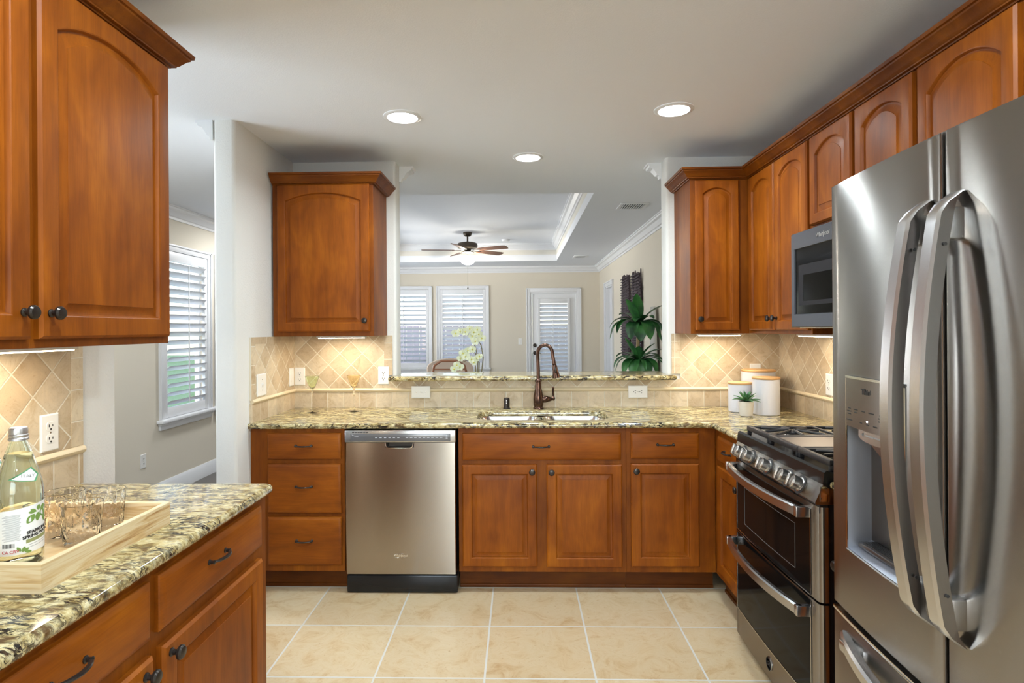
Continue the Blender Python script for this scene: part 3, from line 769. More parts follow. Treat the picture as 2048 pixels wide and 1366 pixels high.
m = MB(); m.box(.036, .576, -.0415, -.038, .820, .862, .003); fc = m.build('fascia', plain('smoke_grey_fascia', (.16, .16, .17), .22, .3), cpn)
m = MB()
for k in range(6): m.box(.045 + k * .015, .057 + k * .015, -.0412, -.039, .867, .871, .001)
m.build('vent_slots', M['slot'], cpn, smooth=False)
lt = plain('pale_grey_marking', (.55, .57, .62), .5)
m = MB()
for k in range(6): m.box(.17 + k * .024, .182 + k * .024, -.0420, -.0410, .839, .842)
for k in range(9): m.box(.335 + k * .023, .349 + k * .023, -.0420, -.0410, .839, .842); 
for k in range(4): m.box(.551, .561, -.0420, -.0410, .834 + k * .006, .836 + k * .006)
m.tube([(.044, -.0418, .856), (.06, -.0418, .849), (.08, -.0418, .846)], .0008, 5)
m.build('button_markings', lt, fc, smooth=False)
o = text_part('badge', 'Whirlpool', .018, M['chrome'], dr, (.302, dw_front(.2) - .0008, .205), ext=.0006, bold=.0004, shear=.25)
m = MB(); n = 18
m.tube([(.302 + .034 * math.cos(2 * PI * k / n), dw_front(.2) - .001, .204 + .012 * math.sin(2 * PI * k / n)) for k in range(3, n - 1)], .0006, 5); m.build('badge_ring', M['chrome'], dr)

# ------------------------------------------------------------------ range
t = thing('range', 'stainless double-oven gas range with black cooktop and five knobs', 'range', (.990, 2.716, 0), -PI / 2)
w = .757
m = MB(); m.box(.004, w - .004, .03, .66, .03, .895); m.build('body', M['black'], t, smooth=False)
def rfront(x, bow=.010): return -bow * (1 - (2 * x / w - 1) ** 2)
def oven_door(name, z0, z1, gz0, gz1, hz, win):
    m = MB(); r = .022
    pts = [(0, .028), (0, .010), (.004, .003)] + [(x, rfront(x) + .0) for x in [.012 + (w - .024 - .0) * k / 10 for k in range(11)]] + [(w - .004, .006), (w, .014), (w, .028)]
    m.prism(pts, 'z', z0, z1); dr = m.build('door', M['steeld'], t)
    dr.name = name
    m = MB(); xs = [.03 + (w - .085) * k / 10 for k in range(11)]
    f = [(x, rfront(x) - .0025) for x in xs]; b = [(x, rfront(x) + .004) for x in reversed(xs)]
    m.prism(f + b, 'z', gz0, gz1); g = m.build('glass_panel', M['blackg'], dr, smooth=True)
    m = MB(); e = [(xs[0], gz0), (xs[-1], gz0), (xs[-1], gz1), (xs[0], gz1)]
    for x in (xs[0] - .003, xs[-1]): m.box(x, x + .003, rfront(x) - .004, rfront(x) + .004, gz0, gz1)
    m.sweep([(x, rfront(x)) for x in xs], [(0, gz0 - .003), (.004, gz0 - .003), (.004, gz0), (0, gz0)]); m.build('glass_edge', M['chrome'], dr)
    if win:
        m = MB(); zz0, zz1 = win; a, b2 = .13, .60
        for q in (((a, zz0), (b2, zz0)), ((b2, zz0), (b2, zz1)), ((b2, zz1), (a, zz1)), ((a, zz1), (a, zz0))):
            m.tube([(x, rfront(x) - .0027, z) for x, z in [(q[0][0] + (q[1][0] - q[0][0]) * k / 8, q[0][1] + (q[1][1] - q[0][1]) * k / 8) for k in range(9)]], .0012, 5)
        m.build('window_outline', plain('grey_window_outline', (.12, .12, .12), .3), dr)
    # bowed flat handle
    m = MB(); n = 20; rs = []
    for k in range(n + 1):
        u = k / n; x = .018 + (w - .075) * u; yo = -.040 - .040 * math.sin(PI * u) ** .8
        rs.append([(x, yo, hz - .018), (x, yo - .006, hz - .014), (x, yo - .006, hz + .014), (x, yo, hz + .018), (x, yo + .012, hz + .018), (x, yo + .012, hz - .018)])
    m.rings(rs); m.box(.014, .034, -.052, rfront(.02) + .004, hz - .018, hz + .018, .003); m.box(w - .078, w - .054, -.052, rfront(.02) + .004, hz - .018, hz + .018, .003)
    m.build('handle', M['handle'], dr, angle=30)
    return dr
oven_door('upper_door', .506, .822, .512, .802, .790, (.56, .72))
lo = oven_door('lower_door', .030, .498, .152, .490, .452, None)
m = MB()
for k in range(2): m.lathe([(.026, 0), (.026, .0025), (.024, .004), (.0, .004)], (.38, rfront(.38), .092), '-y', 28)
bdg = m.build('badge', M['chrome'], lo)
m = MB(); m.tube([(.38 + .020 * math.cos(2 * PI * k / 24), rfront(.38) - .0042, .092 + .020 * math.sin(2 * PI * k / 24)) for k in range(25)], .0009, 5); m.build('badge_ring', M['slate'], bdg)
text_part('badge_letters', 'GE', .024, M['slate'], bdg, (.38, rfront(.38) - .0045, .092), ext=.0005, shear=.3)
# vent strip, control panel
m = MB(); m.box(.006, w - .006, .002, .03, .800, .834, .002); vs_ = m.build('vent_strip', M['blackm'], t)
m = MB()
for g0 in (.12, .29, .46):
    for k in range(5): m.box(g0, g0 + .12, -.004, .004, .804 + k * .0055, .8065 + k * .0055)
m.build('vent_slots', M['slot'], vs_, smooth=False)
m = MB(); m.prism([(-.012, .832), (-.016, .838), (.012, .902), (.05, .902), (.05, .832)], 'x', .0, w); cp_ = m.build('control_panel', M['steel'], t, angle=20)
m = MB(); m.box(w - .0005, w + .0015, -.0, .03, .842, .892, .0005); m.build('end_cap_trim', M['chrome'], cp_)
ang = math.atan2(.028, .064)
KM = plain('knob_satin_metal', (.52, .50, .48), .25, 1)
for i, x in enumerate((.10, .195, .365, .535, .63)):
    m = MB(); m.lathe([(.0265, 0), (.0265, .004), (.022, .006), (.0205, .012), (.0235, .014), (.0235, .034), (.0215, .037), (.0, .037)], (0, 0, 0), '-y', 26)
    k_ = m.build('knob', KM, t, angle=20); k_.location = (x, -.003, .866); k_.rotation_euler = (-ang, 0, 0)
    m = MB(); m.box(-.008, .008, -.052, -.036, -.022, .022, .003); g_ = m.build('knob_grip', KM, k_)
    m = MB(); m.lathe([(.034, -.002), (.034, .0015), (.027, .0016)], (0, 0, 0), '-y', 26); m.build('knob_collar', M['blackm'], k_)
# cooktop
m = MB(); m.prism([(.008, .900), (.009, .900), (.014, .938), (.022, .945), (.040, .938), (.64, .938), (.66, .945), (.66, .885), (.03, .885)], 'x', -.002, w + .002); m.build('cooktop', M['black'], t, angle=25)
def burner(x, y, r):
    m = MB(); m.lathe([(r + .012, .936), (r + .012, .940), (r, .943), (r * .9, .956), (r * .75, .960), (0, .961)], (x, y, 0), 'z', 28); b = m.build('burner', M['chrome'], t)
    m = MB(); m.lathe([(r * .82, .960), (r * .82, .966), (r * .70, .969), (0, .9695)], (x, y, 0), 'z', 28); m.build('burner_cap', M['iron'], b)
for x, y, r in ((.14, .20, .042), (.14, .48, .034), (.62, .20, .045), (.62, .48, .034)): burner(x, y, r)
GZ = .970
def grate(x0, x1, label_):
    m = MB(); h = .014; b = .011
    y0_, y1_ = .055, .625
    # front bar with drop legs
    for yy in (y0_, y1_):
        m.box(x0 - .003, x1 + .003, yy - b, yy + b, GZ - h - .004, GZ + .004, .004)
    for xx in (x0, x1): m.box(xx - b * .7, xx + b * .7, y0_, y1_, GZ - h, GZ, .003)
    for xx in (x0 + .004, x1 - .004):
        for yy in (y0_, y1_): m.box(xx - .007, xx + .007, yy - .009, yy + .009, .937, GZ - .006, .003)
    m.box(x0, x1, (y0_ + y1_) / 2 - .006, (y0_ + y1_) / 2 + .006, GZ - .010, GZ, .002)
    xc = (x0 + x1) / 2
    for yc in ((y0_ * 3 + y1_) / 4, (y0_ + y1_ * 3) / 4):
        for k in range(8):
            a = 2 * PI * k / 8; L = .098 if k % 2 == 0 else .12
            p0 = Vector((xc + .018 * math.cos(a), yc + .018 * math.sin(a), GZ + .004)); p1 = Vector((min(max(xc + L * math.cos(a), x0), x1), yc + L * math.sin(a) * 1.15, GZ - .004))
            m.tube([p0, p0.lerp(p1, .35), p1], [.0045, .006, .0065], 6)
    return m.build('grate', M['iron'], t)
grate(.025, .245, ''); grate(.512, .732, '')
m = MB(); m.box(.256, .501, .055, .625, .954, .966, .005); m.box(.252, .505, .055 - .011, .055 + .011, .952, .974, .004); m.box(.252, .505, .614, .636, .952, .974, .004)
for xx in (.262, .495):
    for yy in (.055, .625): m.box(xx - .007, xx + .007, yy - .009, yy + .009, .937, .956, .003)
m.box(.256, .266, .06, .62, .955, .972, .003); m.box(.491, .501, .06, .62, .955, .972, .003)
m.build('griddle', M['iron'], t)
m = MB(); m.box(.268, .489, .07, .61, .966, .9675); m.build('griddle_plate', plain('griddle_surface', (.30, .25, .21), .35, .5), t, smooth=False)

# ------------------------------------------------------------------ microwave
t = thing('microwave', 'slate grey over-the-range microwave with black window above the range', 'microwave', (1.275, 2.712, 1.418), -PI / 2)
w = .745; h = .424
m = MB(); m.box(.003, w, .0, .398, .012, h); m.build('body', M['blackm'], t, smooth=False)
m = MB(); x0, x1, z0, z1 = .032, .60, .058, .352
o_ = [(0, 0), (w, 0), (w, h), (0, h)]; i_ = [(x0, z0), (x1, z0), (x1, z1), (x0, z1)]
rs = [[(p[0], yy, p[1]) for p in poly] for poly, yy in ((o_, .0), (o_, -.024), ([(.004, .004), (w - .004, .004), (w - .004, h - .004), (.004, h - .004)], -.028), (i_, -.028), ([(a + (.003 if a < .3 else -.003), b + (.003 if b < .2 else -.003)) for a, b in i_], -.022))]
m.rings(rs, 0, False, False); dr = m.build('door', M['slate'], t, angle=25)
m = MB(); m.poly([(p[0], -.023, p[1]) for p in i_]); m.box(x0, x1, -.0225, -.004, z0, z1); gl = m.build('window_glass', M['blackg'], dr, smooth=False)
m = MB(); a0_ = [(x0 + .03, z0 + .040), (x1 - .03, z0 + .040), (x1 - .03, z1 - .075), (x0 + .03, z1 - .075)]; a1_ = [(x0 + .075, z0 + .058), (x1 - .07, z0 + .058), (x1 - .07, z1 - .12), (x0 + .075, z1 - .12)]
m.rings([[(p[0], -.0232, p[1]) for p in a0_], [(p[0], -.0238, p[1]) for p in a1_]], 0, False, False); m.build('window_bevel', plain('dark_grey_bevel', (.02, .02, .024), .5, spec=.08), gl, smooth=False)
m = MB(); m.box(.61, .735, -.029, -.026, .02, .40, .002); m.build('keypad', M['blackg'], dr)
m = MB(); m.tube([(.585, -.03, .06), (.585, -.06, .08), (.585, -.065, .21), (.585, -.06, .34), (.585, -.03, .36)], .010, 10); m.build('handle', M['handle'], dr)
m = MB(); m.box(.02, w - .02, .0, .38, -.004, .012, .003); m.build('underside_vent', M['chrome'], t)
text_part('badge', 'Whirlpool', .026, M['chrome'], dr, (.28, -.0285, .385), ext=.0006, bold=.0005, shear=.25)

# ------------------------------------------------------------------ refrigerator
t = thing('refrigerator', 'large brushed stainless French-door refrigerator at the right edge', 'refrigerator', (.900, 1.612, 0), -PI / 2)
w = .908
m = MB(); m.box(.004, w - .004, .0, .742, .02, 1.772, .004); m.build('body', plain('dark_grey_cabinet_metal', (.10, .10, .105), .4, .5), t)
def ff(x, e=.050, b=.024): return -(e + b * (1 - (2 * x / w - 1) ** 2))
def fdoor(x0, x1, z0, z1, hole=None, nx=10):
    m = MB(); r = .006
    xs = sorted(set([x0 + r] + [x0 + (x1 - x0) * k / nx for k in range(1, nx)] + [x1 - r] + ([hole[0], hole[1]] if hole else [])))
    zs = [z0 + r] + ([hole[2], hole[3]] if hole else []) + [z1 - r]
    V = {}
    for i, x in enumerate(xs):
        for j, z in enumerate(zs): V[i, j] = m.bm.verts.new((x, ff(x), z))
    for i in range(len(xs) - 1):
        for j in range(len(zs) - 1):
            if hole and hole[0] - 1e-6 <= xs[i] and xs[i + 1] <= hole[1] + 1e-6 and abs(zs[j] - hole[2]) < 1e-6: continue
            m.face([V[i, j], V[i + 1, j], V[i + 1, j + 1], V[i, j + 1]])
    nX, nZ = len(xs) - 1, len(zs) - 1
    loop = [V[i, 0] for i in range(nX + 1)] + [V[nX, j] for j in range(1, nZ + 1)] + [V[i, nZ] for i in range(nX - 1, -1, -1)] + [V[0, j] for j in range(nZ - 1, 0, -1)]
    prev = loop
    for d_, g in ((.0020, .0045), (.006, .006), (None, .006)):
        cur = []
        for v in loop:
            x, y, z = v.co
            gx = -g if abs(x - xs[0]) < 1e-6 else (g if abs(x - xs[-1]) < 1e-6 else 0); gz = -g if abs(z - zs[0]) < 1e-6 else (g if abs(z - zs[-1]) < 1e-6 else 0)
            cur.append(m.bm.verts.new((x + gx, y + d_ if d_ is not None else -.004, z + gz)))
        for i in range(len(loop)):
            j = (i + 1) % len(loop); m.face([prev[i], prev[j], cur[j], cur[i]])
        prev = cur
    m.face(prev)
    return m
HX0, HX1, HZ0, HZ1 = .085, .335, .850, 1.288
ld = fdoor(0, .449, .680, 1.800, (HX0, HX1, HZ0, HZ1)).build('door', M['steel'], t, angle=30)
rd = fdoor(.457, w, .680, 1.800).build('door', M['steel'], t, angle=30)
fd = fdoor(0, w, .075, .664, nx=16).build('freezer_drawer', M['steel'], t, angle=30)
m = MB(); m.box(.449, .457, -.045, -.002, .69, 1.79); m.build('door_gasket', M['slot'], t, smooth=False)
m = MB(); m.sweep([(.004 + (w - .008) * k / 16, ff(.004 + (w - .008) * k / 16)) for k in range(17)], [(-.03, .660), (.001, .660), (.003, .664), (.002, .670), (-.03, .671)]); m.build('drawer_top_trim', M['chrome'], fd)
m = MB(); m.box(.02, w - .02, -.03, .0, .01, .07); m.build('base_grille', M['blackm'], t, smooth=False)
# dispenser
m = MB(); yb = .004
def sl(x, z, dd=0): return (x, ff(x) + dd, z)
NB = 6; xs = [HX0 + (HX1 - HX0) * k / NB for k in range(NB + 1)]
zs_ = [HZ0 + .0, HZ0 + .05, HZ1 - .10]
back = lambda x, z: (x * .86 + .0294, .012 - 0.0, z)
m.rings([[sl(HX0, HZ0), sl(HX1, HZ0), sl(HX1, HZ1), sl(HX0, HZ1)], [(HX0 + .014, .005, HZ0 + .03), (HX1 - .014, .005, HZ0 + .03), (HX1 - .014, .005, HZ1), (HX0 + .014, .005, HZ1)]], 0, False, True)
cav = m.build('dispenser_recess', M['greyp'], ld, angle=20)
m = MB(); e = .004
rim = [sl(HX0, HZ1, -.001), sl(HX0, HZ0, -.001)] + [sl(x, HZ0, -.001) for x in xs] + [sl(HX1, HZ0, -.001), sl(HX1, HZ1, -.001)]
m.tube([rim[0], rim[1]], .0022, 6); m.tube(rim[2:-2], .003, 6); m.tube([rim[-2], rim[-1]], .0022, 6); m.build('dispenser_rim', M['chrome'], ld)
m = MB(); m.box(HX0 + .02, HX1 - .02, -.045, .0, HZ0 + .012, HZ0 + .026, .004)
for k in range(7): m.box(HX0 + .035, HX1 - .035, -.040 + k * .006, -.037 + k * .006, HZ0 + .026, HZ0 + .028)
m.build('drip_tray', plain('dark_steel_tray', (.16, .16, .17), .25, .8), cav)
m = MB(); pz0 = 1.168; pz1 = HZ1 + .004
f = [(x, ff(x) - .004) for x in xs]; f[0] = (HX0 + .003, f[0][1]); f[-1] = (HX1 - .003, f[-1][1])
m.prism(f + [(HX1 - .003, -.01), (HX0 + .003, -.01)], 'z', pz0, pz1); pn = m.build('control_panel', M['steeld'], ld, angle=30)
m = MB(); m.sweep([(x, y) for x, y in f], [(-.002, pz1 - .002), (.0015, pz1 - .002), (.0015, pz1 + .004), (-.002, pz1 + .004)]); m.build('panel_top_trim', M['chrome'], pn)
ffp = lambda x: ff(x) - .0045
text_part('panel_lettering', 'ThinQ', .019, M['ink'], pn, (.195, ffp(.195), 1.262), ext=.0003, bold=.0006)
m = MB()
for cx, rows in ((.108, (.012, .018, .014)), (.140, (.018, .012)), (.176, (.014,)), (.212, (.022,)), (.252, (.012, .018, .018))):
    for k, rw in enumerate(rows): m.box(cx - rw / 2, cx + rw / 2, ffp(cx) - .0002, ffp(cx) + .001, 1.213 - k * .007, 1.2155 - k * .007)
for cx, rw in ((.112, .034), (.165, .010), (.195, .012), (.228, .016)): m.box(cx - rw / 2, cx + rw / 2, ffp(cx) - .0002, ffp(cx) + .001, 1.184, 1.1865)
m.tube([(.262 + .006 * math.cos(a * PI / 6), ffp(.262), 1.262 + .007 * math.sin(a * PI / 6)) for a in range(13)], .0008, 4); m.box(.272, .290, ffp(.28) - .0002, ffp(.28) + .001, 1.260, 1.2635)
m.build('panel_markings', M['ink'], pn, smooth=False)
m = MB(); m.box(.190, .1955, ffp(.193) - .0006, ffp(.193) + .001, 1.190, 1.194, .001); m.build('indicator', M['led'], pn)
# spout: tapered block leaning back under the panel with a pale tab
m = MB()
m.rings([[(.150, -.058, 1.170), (.285, -.060, 1.170), (.285, -.012, 1.170), (.150, -.012, 1.170)], [(.165, -.058, 1.148), (.272, -.060, 1.148), (.275, -.010, 1.150), (.160, -.010, 1.150)], [(.200, -.042, 1.108), (.245, -.042, 1.108), (.250, -.010, 1.112), (.195, -.010, 1.112)]])
so = m.build('spout', M['steeld'], ld, angle=25)
m = MB(); pts = [(.146, 1.170), (.146, 1.150)] + [(.215 - .064 * math.cos(PI * k / 8), 1.148 - .010 * math.sin(PI * k / 8)) for k in range(1, 8)] + [(.286, 1.150), (.286, 1.170)]
m.prism(pts, 'y', -.064, -.0615); m.build('spout_tab', M['handle'], so)
m = MB(); m.tube([(.160, -.0646, 1.158), (.168, -.0646, 1.162), (.166, -.0646, 1.153), (.160, -.0646, 1.158)], .0006, 4); m.box(.175, .208, -.0648, -.0642, 1.1545, 1.158); m.box(.212, .232, -.0648, -.0642, 1.1545, 1.1575); m.build('tab_marking', M['greyink'], so, smooth=False)
m = MB(); m.box(.216, .230, -.034, -.022, 1.096, 1.110, .002); m.build('nozzle', M['white'], so)
# bowed bar handles
def bow_handle(parent, xc, z0, z1, side):
    m = MB(); n = 40; rs = []; hw = .0185
    for k in range(n + 1):
        u = k / n; z = z0 + (z1 - z0) * u
        s_ = math.sin(PI * u); e_ = min(u, 1 - u)
        lift = .034 * min(1, e_ / .045) ** .6
        yo = ff(xc) - .008 - lift - .046 * s_ ** .9
        th = .006 + .024 * min(1, e_ / .045) ** .8
        ch = .005
        xo = xc + side * .004 * s_
        rs.append([(xo - hw, yo + ch, z), (xo - hw + ch, yo, z), (xo + hw - ch, yo, z), (xo + hw, yo + ch, z), (xo + hw * .8, yo + th, z), (xo - hw * .8, yo + th, z)])
    m.rings(rs)
    for zz in (z0 + .06, z1 - .06): m.box(xc - hw * .7, xc + hw * .7, ff(xc) - .04, ff(xc) + .004, zz - .03, zz + .03, .004)
    h = m.build('handle', M['handle'], parent, angle=35)
    m = MB()
    for zz in (z0 + .10, z1 - .10):
        m.lathe([(.0035, 0), (.0035, .002)], (xc + hw, ff(xc) - .040, zz), 'x', 10)
        m.lathe([(.0035, -.002), (.0035, .0)], (xc - hw, ff(xc) - .040, zz), 'x', 10)
    m.build('screw', M['slot'], h, smooth=False)
bow_handle(ld, .410, .822, 1.672, -1)
bow_handle(rd, .494, .822, 1.672, 1)
m = MB(); n = 28; rs = []
for k in range(n + 1):
    u = k / n; x = .065 + (w - .13) * u; s_ = math.sin(PI * u); yo = ff(x) - .012 - .052 * s_ ** .75; z = .612; hw = .017
    rs.append([(x, yo + .006, z - hw), (x, yo, z - hw + .006), (x, yo, z + hw - .006), (x, yo + .006, z + hw), (x, yo + .024, z + hw), (x, yo + .024, z - hw)])
m.rings(rs)
for x in (.13, w - .13): m.box(x - .03, x + .03, ff(x) - .03, ff(x) + .004, .599, .625, .004)
m.build('handle', M['handle'], fd, angle=35)
# ------------------------------------------------------------------ sink and faucet
t = thing('double_sink', 'stainless double-bowl undermount sink set in the granite', 'sink', (.13, 3.4275, .884))
for x0, x1 in ((-.372, -.008), (.008, .372)):
    m = MB(); r = .075
    rs = []
    for ins, z, rr in ((-.012, 0, .087), (0, 0, r), (.006, -.02, r), (.012, -.15, r), (.03, -.178, r * .8), (.06, -.185, r * .6)):
        rs.append([(x, y, z) for x, y in rrect(x0 + ins, x1 - ins, -.168 + ins, .168 - ins, rr, 6)])
    m.rings(rs, 0, False, True); b = m.build('bowl', M['sinkm'], t, angle=40)
    m = MB(); cx = (x0 + x1) / 2; m.lathe([(.045, -.1848), (.043, -.182), (.034, -.1835), (.0, -.184)], (cx, .02, 0), 'z', 24); m.build('drain', M['chrome'], b)
t = thing('faucet', 'oil-rubbed bronze gooseneck kitchen faucet behind the sink', 'faucet', (.119, 3.692, TOP))
m = MB(); m.lathe([(.033, 0), (.033, .006), (.030, .009), (.0285, .014), (.0285, .020), (.031, .024), (.0325, .06), (.031, .085), (.025, .11), (.0205, .13), (.0195, .155), (.019, .170), (.0225, .174), (.0225, .180), (.019, .184), (.016, .190), (0, .190)], seg=32); m.build('body', M['bronze'], t)
m = MB(); pts = [(0, 0, .185), (0, 0, .25), (-.002, 0, .30), (-.003, 0, .33)]
cx, cz, r = .0430, .350, .0460
pts += [(cx - r * math.cos(R(a)), -.002 - a * .00012, cz + r * 1.15 * math.sin(R(a))) for a in range(0, 181, 12)]
pts += [(.0915, -.024, .330), (.097, -.026, .300), (.099, -.027, .285)]
m.tube(pts, .0115, 16); m.build('spout', M['bronze'], t)
m = MB(); m.lathe([(.012, .0), (.0135, -.003), (.012, -.008), (.0145, -.014), (.017, -.030), (.018, -.050), (.023, -.075), (.0245, -.088), (.021, -.091), (0, -.091)], (0, 0, 0), 'z', 24)
sp_ = m.build('spray_head', M['bronze'], t); sp_.location = (.099, -.027, .288); sp_.rotation_euler = (R(2), R(-9), 0)
m = MB(); m.box(-.005, .005, -.0225, -.015, -.060, -.022, .002); m.build('spray_button', M['knob'], sp_)
m = MB(); m.lathe([(.0, .018), (.019, .018), (.022, .030), (.022, .045), (.019, .058), (.014, .066), (.016, .070), (.012, .076), (.010, .085), (0, .085)], (0, 0, .062), 'x', 22)
hd = m.build('handle', M['bronze'], t)
m = MB(); m.lathe([(.002, -.013), (.009, -.009), (.0125, 0), (.009, .009), (.0045, .014), (.0045, .020), (.0065, .030), (.0068, .066), (.008, .070), (.006, .075), (0, .076)], (.094, 0, .066), 'z', 18); m.build('lever', M['bronze'], hd)
t = thing('air_gap', 'small dark bronze air gap cap beside the faucet', 'air gap', (-.081, 3.705, TOP))
m = MB(); m.lathe([(.0235, 0), (.0235, .005), (.019, .008), (.019, .062), (.0165, .069), (0, .070)], seg=26); m.build('cap', M['knob'], t)
m = MB(); m.box(-.004, .001, -.0205, -.018, .033, .042, .001); m.box(-.004, .001, -.0205, -.018, .047, .056, .001); m.build('vent_slot', M['handle'], t)

# ------------------------------------------------------------------ wall plates
def plate(label, loc, rz, kind='duplex', horiz=False, wide=.070, high=.115, name=None):
    nm = name or ('electrical_outlet' if kind == 'duplex' else 'light_switch')
    cat = 'outlet' if kind == 'duplex' else 'switch'
    if kind == 'blank': nm, cat = 'blank_wall_plate', 'wall plate'
    t = thing(nm, label, cat, loc, rz)
    if horiz: t.rotation_euler = (0, PI / 2, rz)
    m = MB(); w, h = wide / 2, high / 2
    m.rings([[(-w, 0, -h), (w, 0, -h), (w, 0, h), (-w, 0, h)], [(-w, -.003, -h), (w, -.003, -h), (w, -.003, h), (-w, -.003, h)], [(-w + .004, -.006, -h + .004), (w - .004, -.006, -h + .004), (w - .004, -.006, h - .004), (-w + .004, -.006, h - .004)]])
    p = m.build('cover_plate', M['plastic'], t, angle=15)
    if kind == 'duplex':
        for z in (-.0195, .0195):
            m = MB(); n = 20; q = []
            for k in range(n):
                a = 2 * PI * k / n; q.append((.0172 * math.cos(a), max(-.0135, min(.0135, .0172 * math.sin(a))) + z))
            m.prism(q, 'y', -.0075, -.004); r_ = m.build('receptacle', M['plastic'], t)
            m = MB(); m.box(-.0085, -.0055, -.0079, -.0070, z - .002, z + .0065); m.box(.0055, .0085, -.0079, -.0070, z - .001, z + .0055); m.lathe([(.0032, .0070), (.0032, .0079)], (0, 0, z - .0085), '-y', 10); m.build('slots', M['slot'], r_, smooth=False)
        m = MB(); m.lathe([(.0028, .005), (.0028, .0068), (0, .007)], (0, 0, 0), '-y', 10); m.build('screw', M['chrome'], t)
    elif kind == 'toggle':
        m = MB(); m.box(-.0055, .0055, -.008, -.004, -.0125, .0125, .0008); a = m.build('toggle_frame', M['plastic'], t)
        m = MB(); m.rings([[(-.004, -.006, -.004), (.004, -.006, -.004), (.004, -.006, .006), (-.004, -.006, .006)], [(-.0035, -.018, .005), (.0035, -.018, .005), (.0035, -.018, .011), (-.0035, -.018, .011)]]); m.build('toggle', M['plastic'], t)
        m = MB()
        for z in (-.030, .030): m.lathe([(.0028, .005), (.0028, .0068), (0, .007)], (0, 0, z), '-y', 10)
        m.build('screw', M['chrome'], t)
    elif kind == 'rocker':
        m = MB(); m.box(-.0165, .0165, -.008, -.004, -.033, .033, .002); m.build('rocker', M['plastic'], t)
    return t
Y = BY - .0105
plate('white duplex outlet at the inner left corner behind the green glass', (-1.434, Y, 1.120), 0)
plate('white duplex outlet beside the left end of the bar ledge', (-.884, Y, 1.123), 0)
plate('white sideways toggle switch under the bar ledge left of the faucet', (-.637, Y - .019, 1.016), 0, 'toggle', True, .078, .122)
plate('white sideways duplex outlet under the bar ledge right of the faucet', (.759, Y - .019, 1.013), 0, 'duplex', True, .078, .122)
plate('blank white plate peeking above the tallest white canister', (1.512, Y, 1.13), 0, 'blank')
plate('white switch plate on the left tile return nearest its front end', (LX + .0105, 3.283, 1.113), PI / 2, 'toggle', False, .118, .125)
plate('narrow white switch plate on the left tile return at the inner corner', (LX + .0105, 3.72, 1.122), PI / 2, 'rocker', False, .07, .115)
plate('white duplex outlet on the right tile wall above the range counter', (RX - .0105, 3.18, 1.11), -PI / 2)
plate('white duplex outlet on the near left tile wall behind the bottle', (LX + .0105, 1.783, 1.108), PI / 2)
plate('white outlet low on the dining room wall below the shuttered window', (DX + .0005, 4.705, .36), PI / 2)
plate('white rocker switch on the far wall left of the garden door', (.022, FY - .0005, 1.20), 0, 'rocker')

# ------------------------------------------------------------------ ceiling lights
def downlight(label, x, y, power=0):
    t = thing('recessed_ceiling_light', label, 'ceiling light', (x, y, CE), 0, 'recessed ceiling lights')
    m = MB(); m.lathe([(.098, -.0005), (.098, -.004), (.092, -.008), (.078, -.009), (.074, -.004), (.074, -.0005)], seg=36, cap=False); m.build('trim_ring', M['white'], t)
    m = MB(); m.lathe([(.0745, -.0035), (.0745, -.0055), (.0, -.0055)], seg=36); m.build('lens', M['lamp'], t)
    if power:
        l = area('recessed_or_fill_lamp', (0, 0, -.012), (0, 0, 0), .14, .14, power, (.80, .93, 1), 'DISK', R(150)); l.parent = t
downlight('left round recessed light in the kitchen ceiling above the dishwasher', -.594, 3.005, 10)
downlight('right round recessed light in the kitchen ceiling nearest the range cabinets', .787, 2.965, 10)
downlight('middle round recessed light directly over the pass-through ledge', .065, 3.745, 7)
for i, (x, y) in enumerate(((-.594, 1.1), (.787, 1.1), (.1, -.6), (-.6, -2.2), (.8, -2.2))):
    # extra fill lamps added out of view, without fixtures, to light the kitchen
    l = D.lights.new('recessed_or_fill_lamp', 'AREA'); l.shape = 'DISK'; l.size = .14; l.energy = 17; l.color = (.80, .93, 1)
    o = D.objects.new('recessed_or_fill_lamp', l); C.objects.link(o); o.location = (x, y, CE - .012)

# ------------------------------------------------------------------ counter objects
def cocktail(label, loc, mat):
    t = thing('cocktail_glass', label, 'glass', loc)
    m = MB(); m.lathe([(.004, .136), (.006, .142), (.011, .148), (.019, .162), (.029, .186), (.037, .208), (.0425, .224), (.0418, .225), (.036, .208), (.0275, .186), (.0175, .164), (.009, .153), (.0, .150)], seg=32, cap=True); m.build('bowl', mat, t)
    m = MB(); m.lathe([(.033, 0), (.033, .0012), (.020, .0025), (.005, .007), (.0032, .02), (.0032, .115), (.0065, .122), (.0065, .128), (.0035, .135), (0, .137)], seg=24); m.build('stem', M['glass'], t)
cocktail('small stemmed glass with a green bowl on the counter at left', (-1.268, 3.55, TOP), M['greeng'])
cocktail('small stemmed glass with an amber bowl on the counter at left', (-1.025, 3.60, TOP), M['amberg'])
def canister(label, x, y, r, h):
    t = thing('canister', label, 'canister', (x, y, TOP), 0, 'white canisters')
    m = MB(); m.lathe([(r - .004, 0), (r, .004), (r, h - .002), (r - .002, h), (0, h)], seg=48); m.build('jar', M['canis'], t, angle=40)
    m = MB(); m.lathe([(r + .001, h), (r + .0025, h + .002), (r + .0025, h + .010), (r, h + .0125), (0, h + .0125)], seg=48); m.build('lid', M['lid'], t)
canister('shortest white canister with a wooden lid, leftmost of the three', 1.326, 3.555, .066, .165)
canister('tallest widest white canister with wooden lid, at the back of the three', 1.480, 3.665, .098, .232)
canister('middle-height white canister with wooden lid, frontmost right of the three', 1.432, 3.435, .074, .205)
t = thing('potted_succulent', 'small green succulent in a speckled stone pot before the white canisters', 'plant', (1.290, 3.365, TOP))
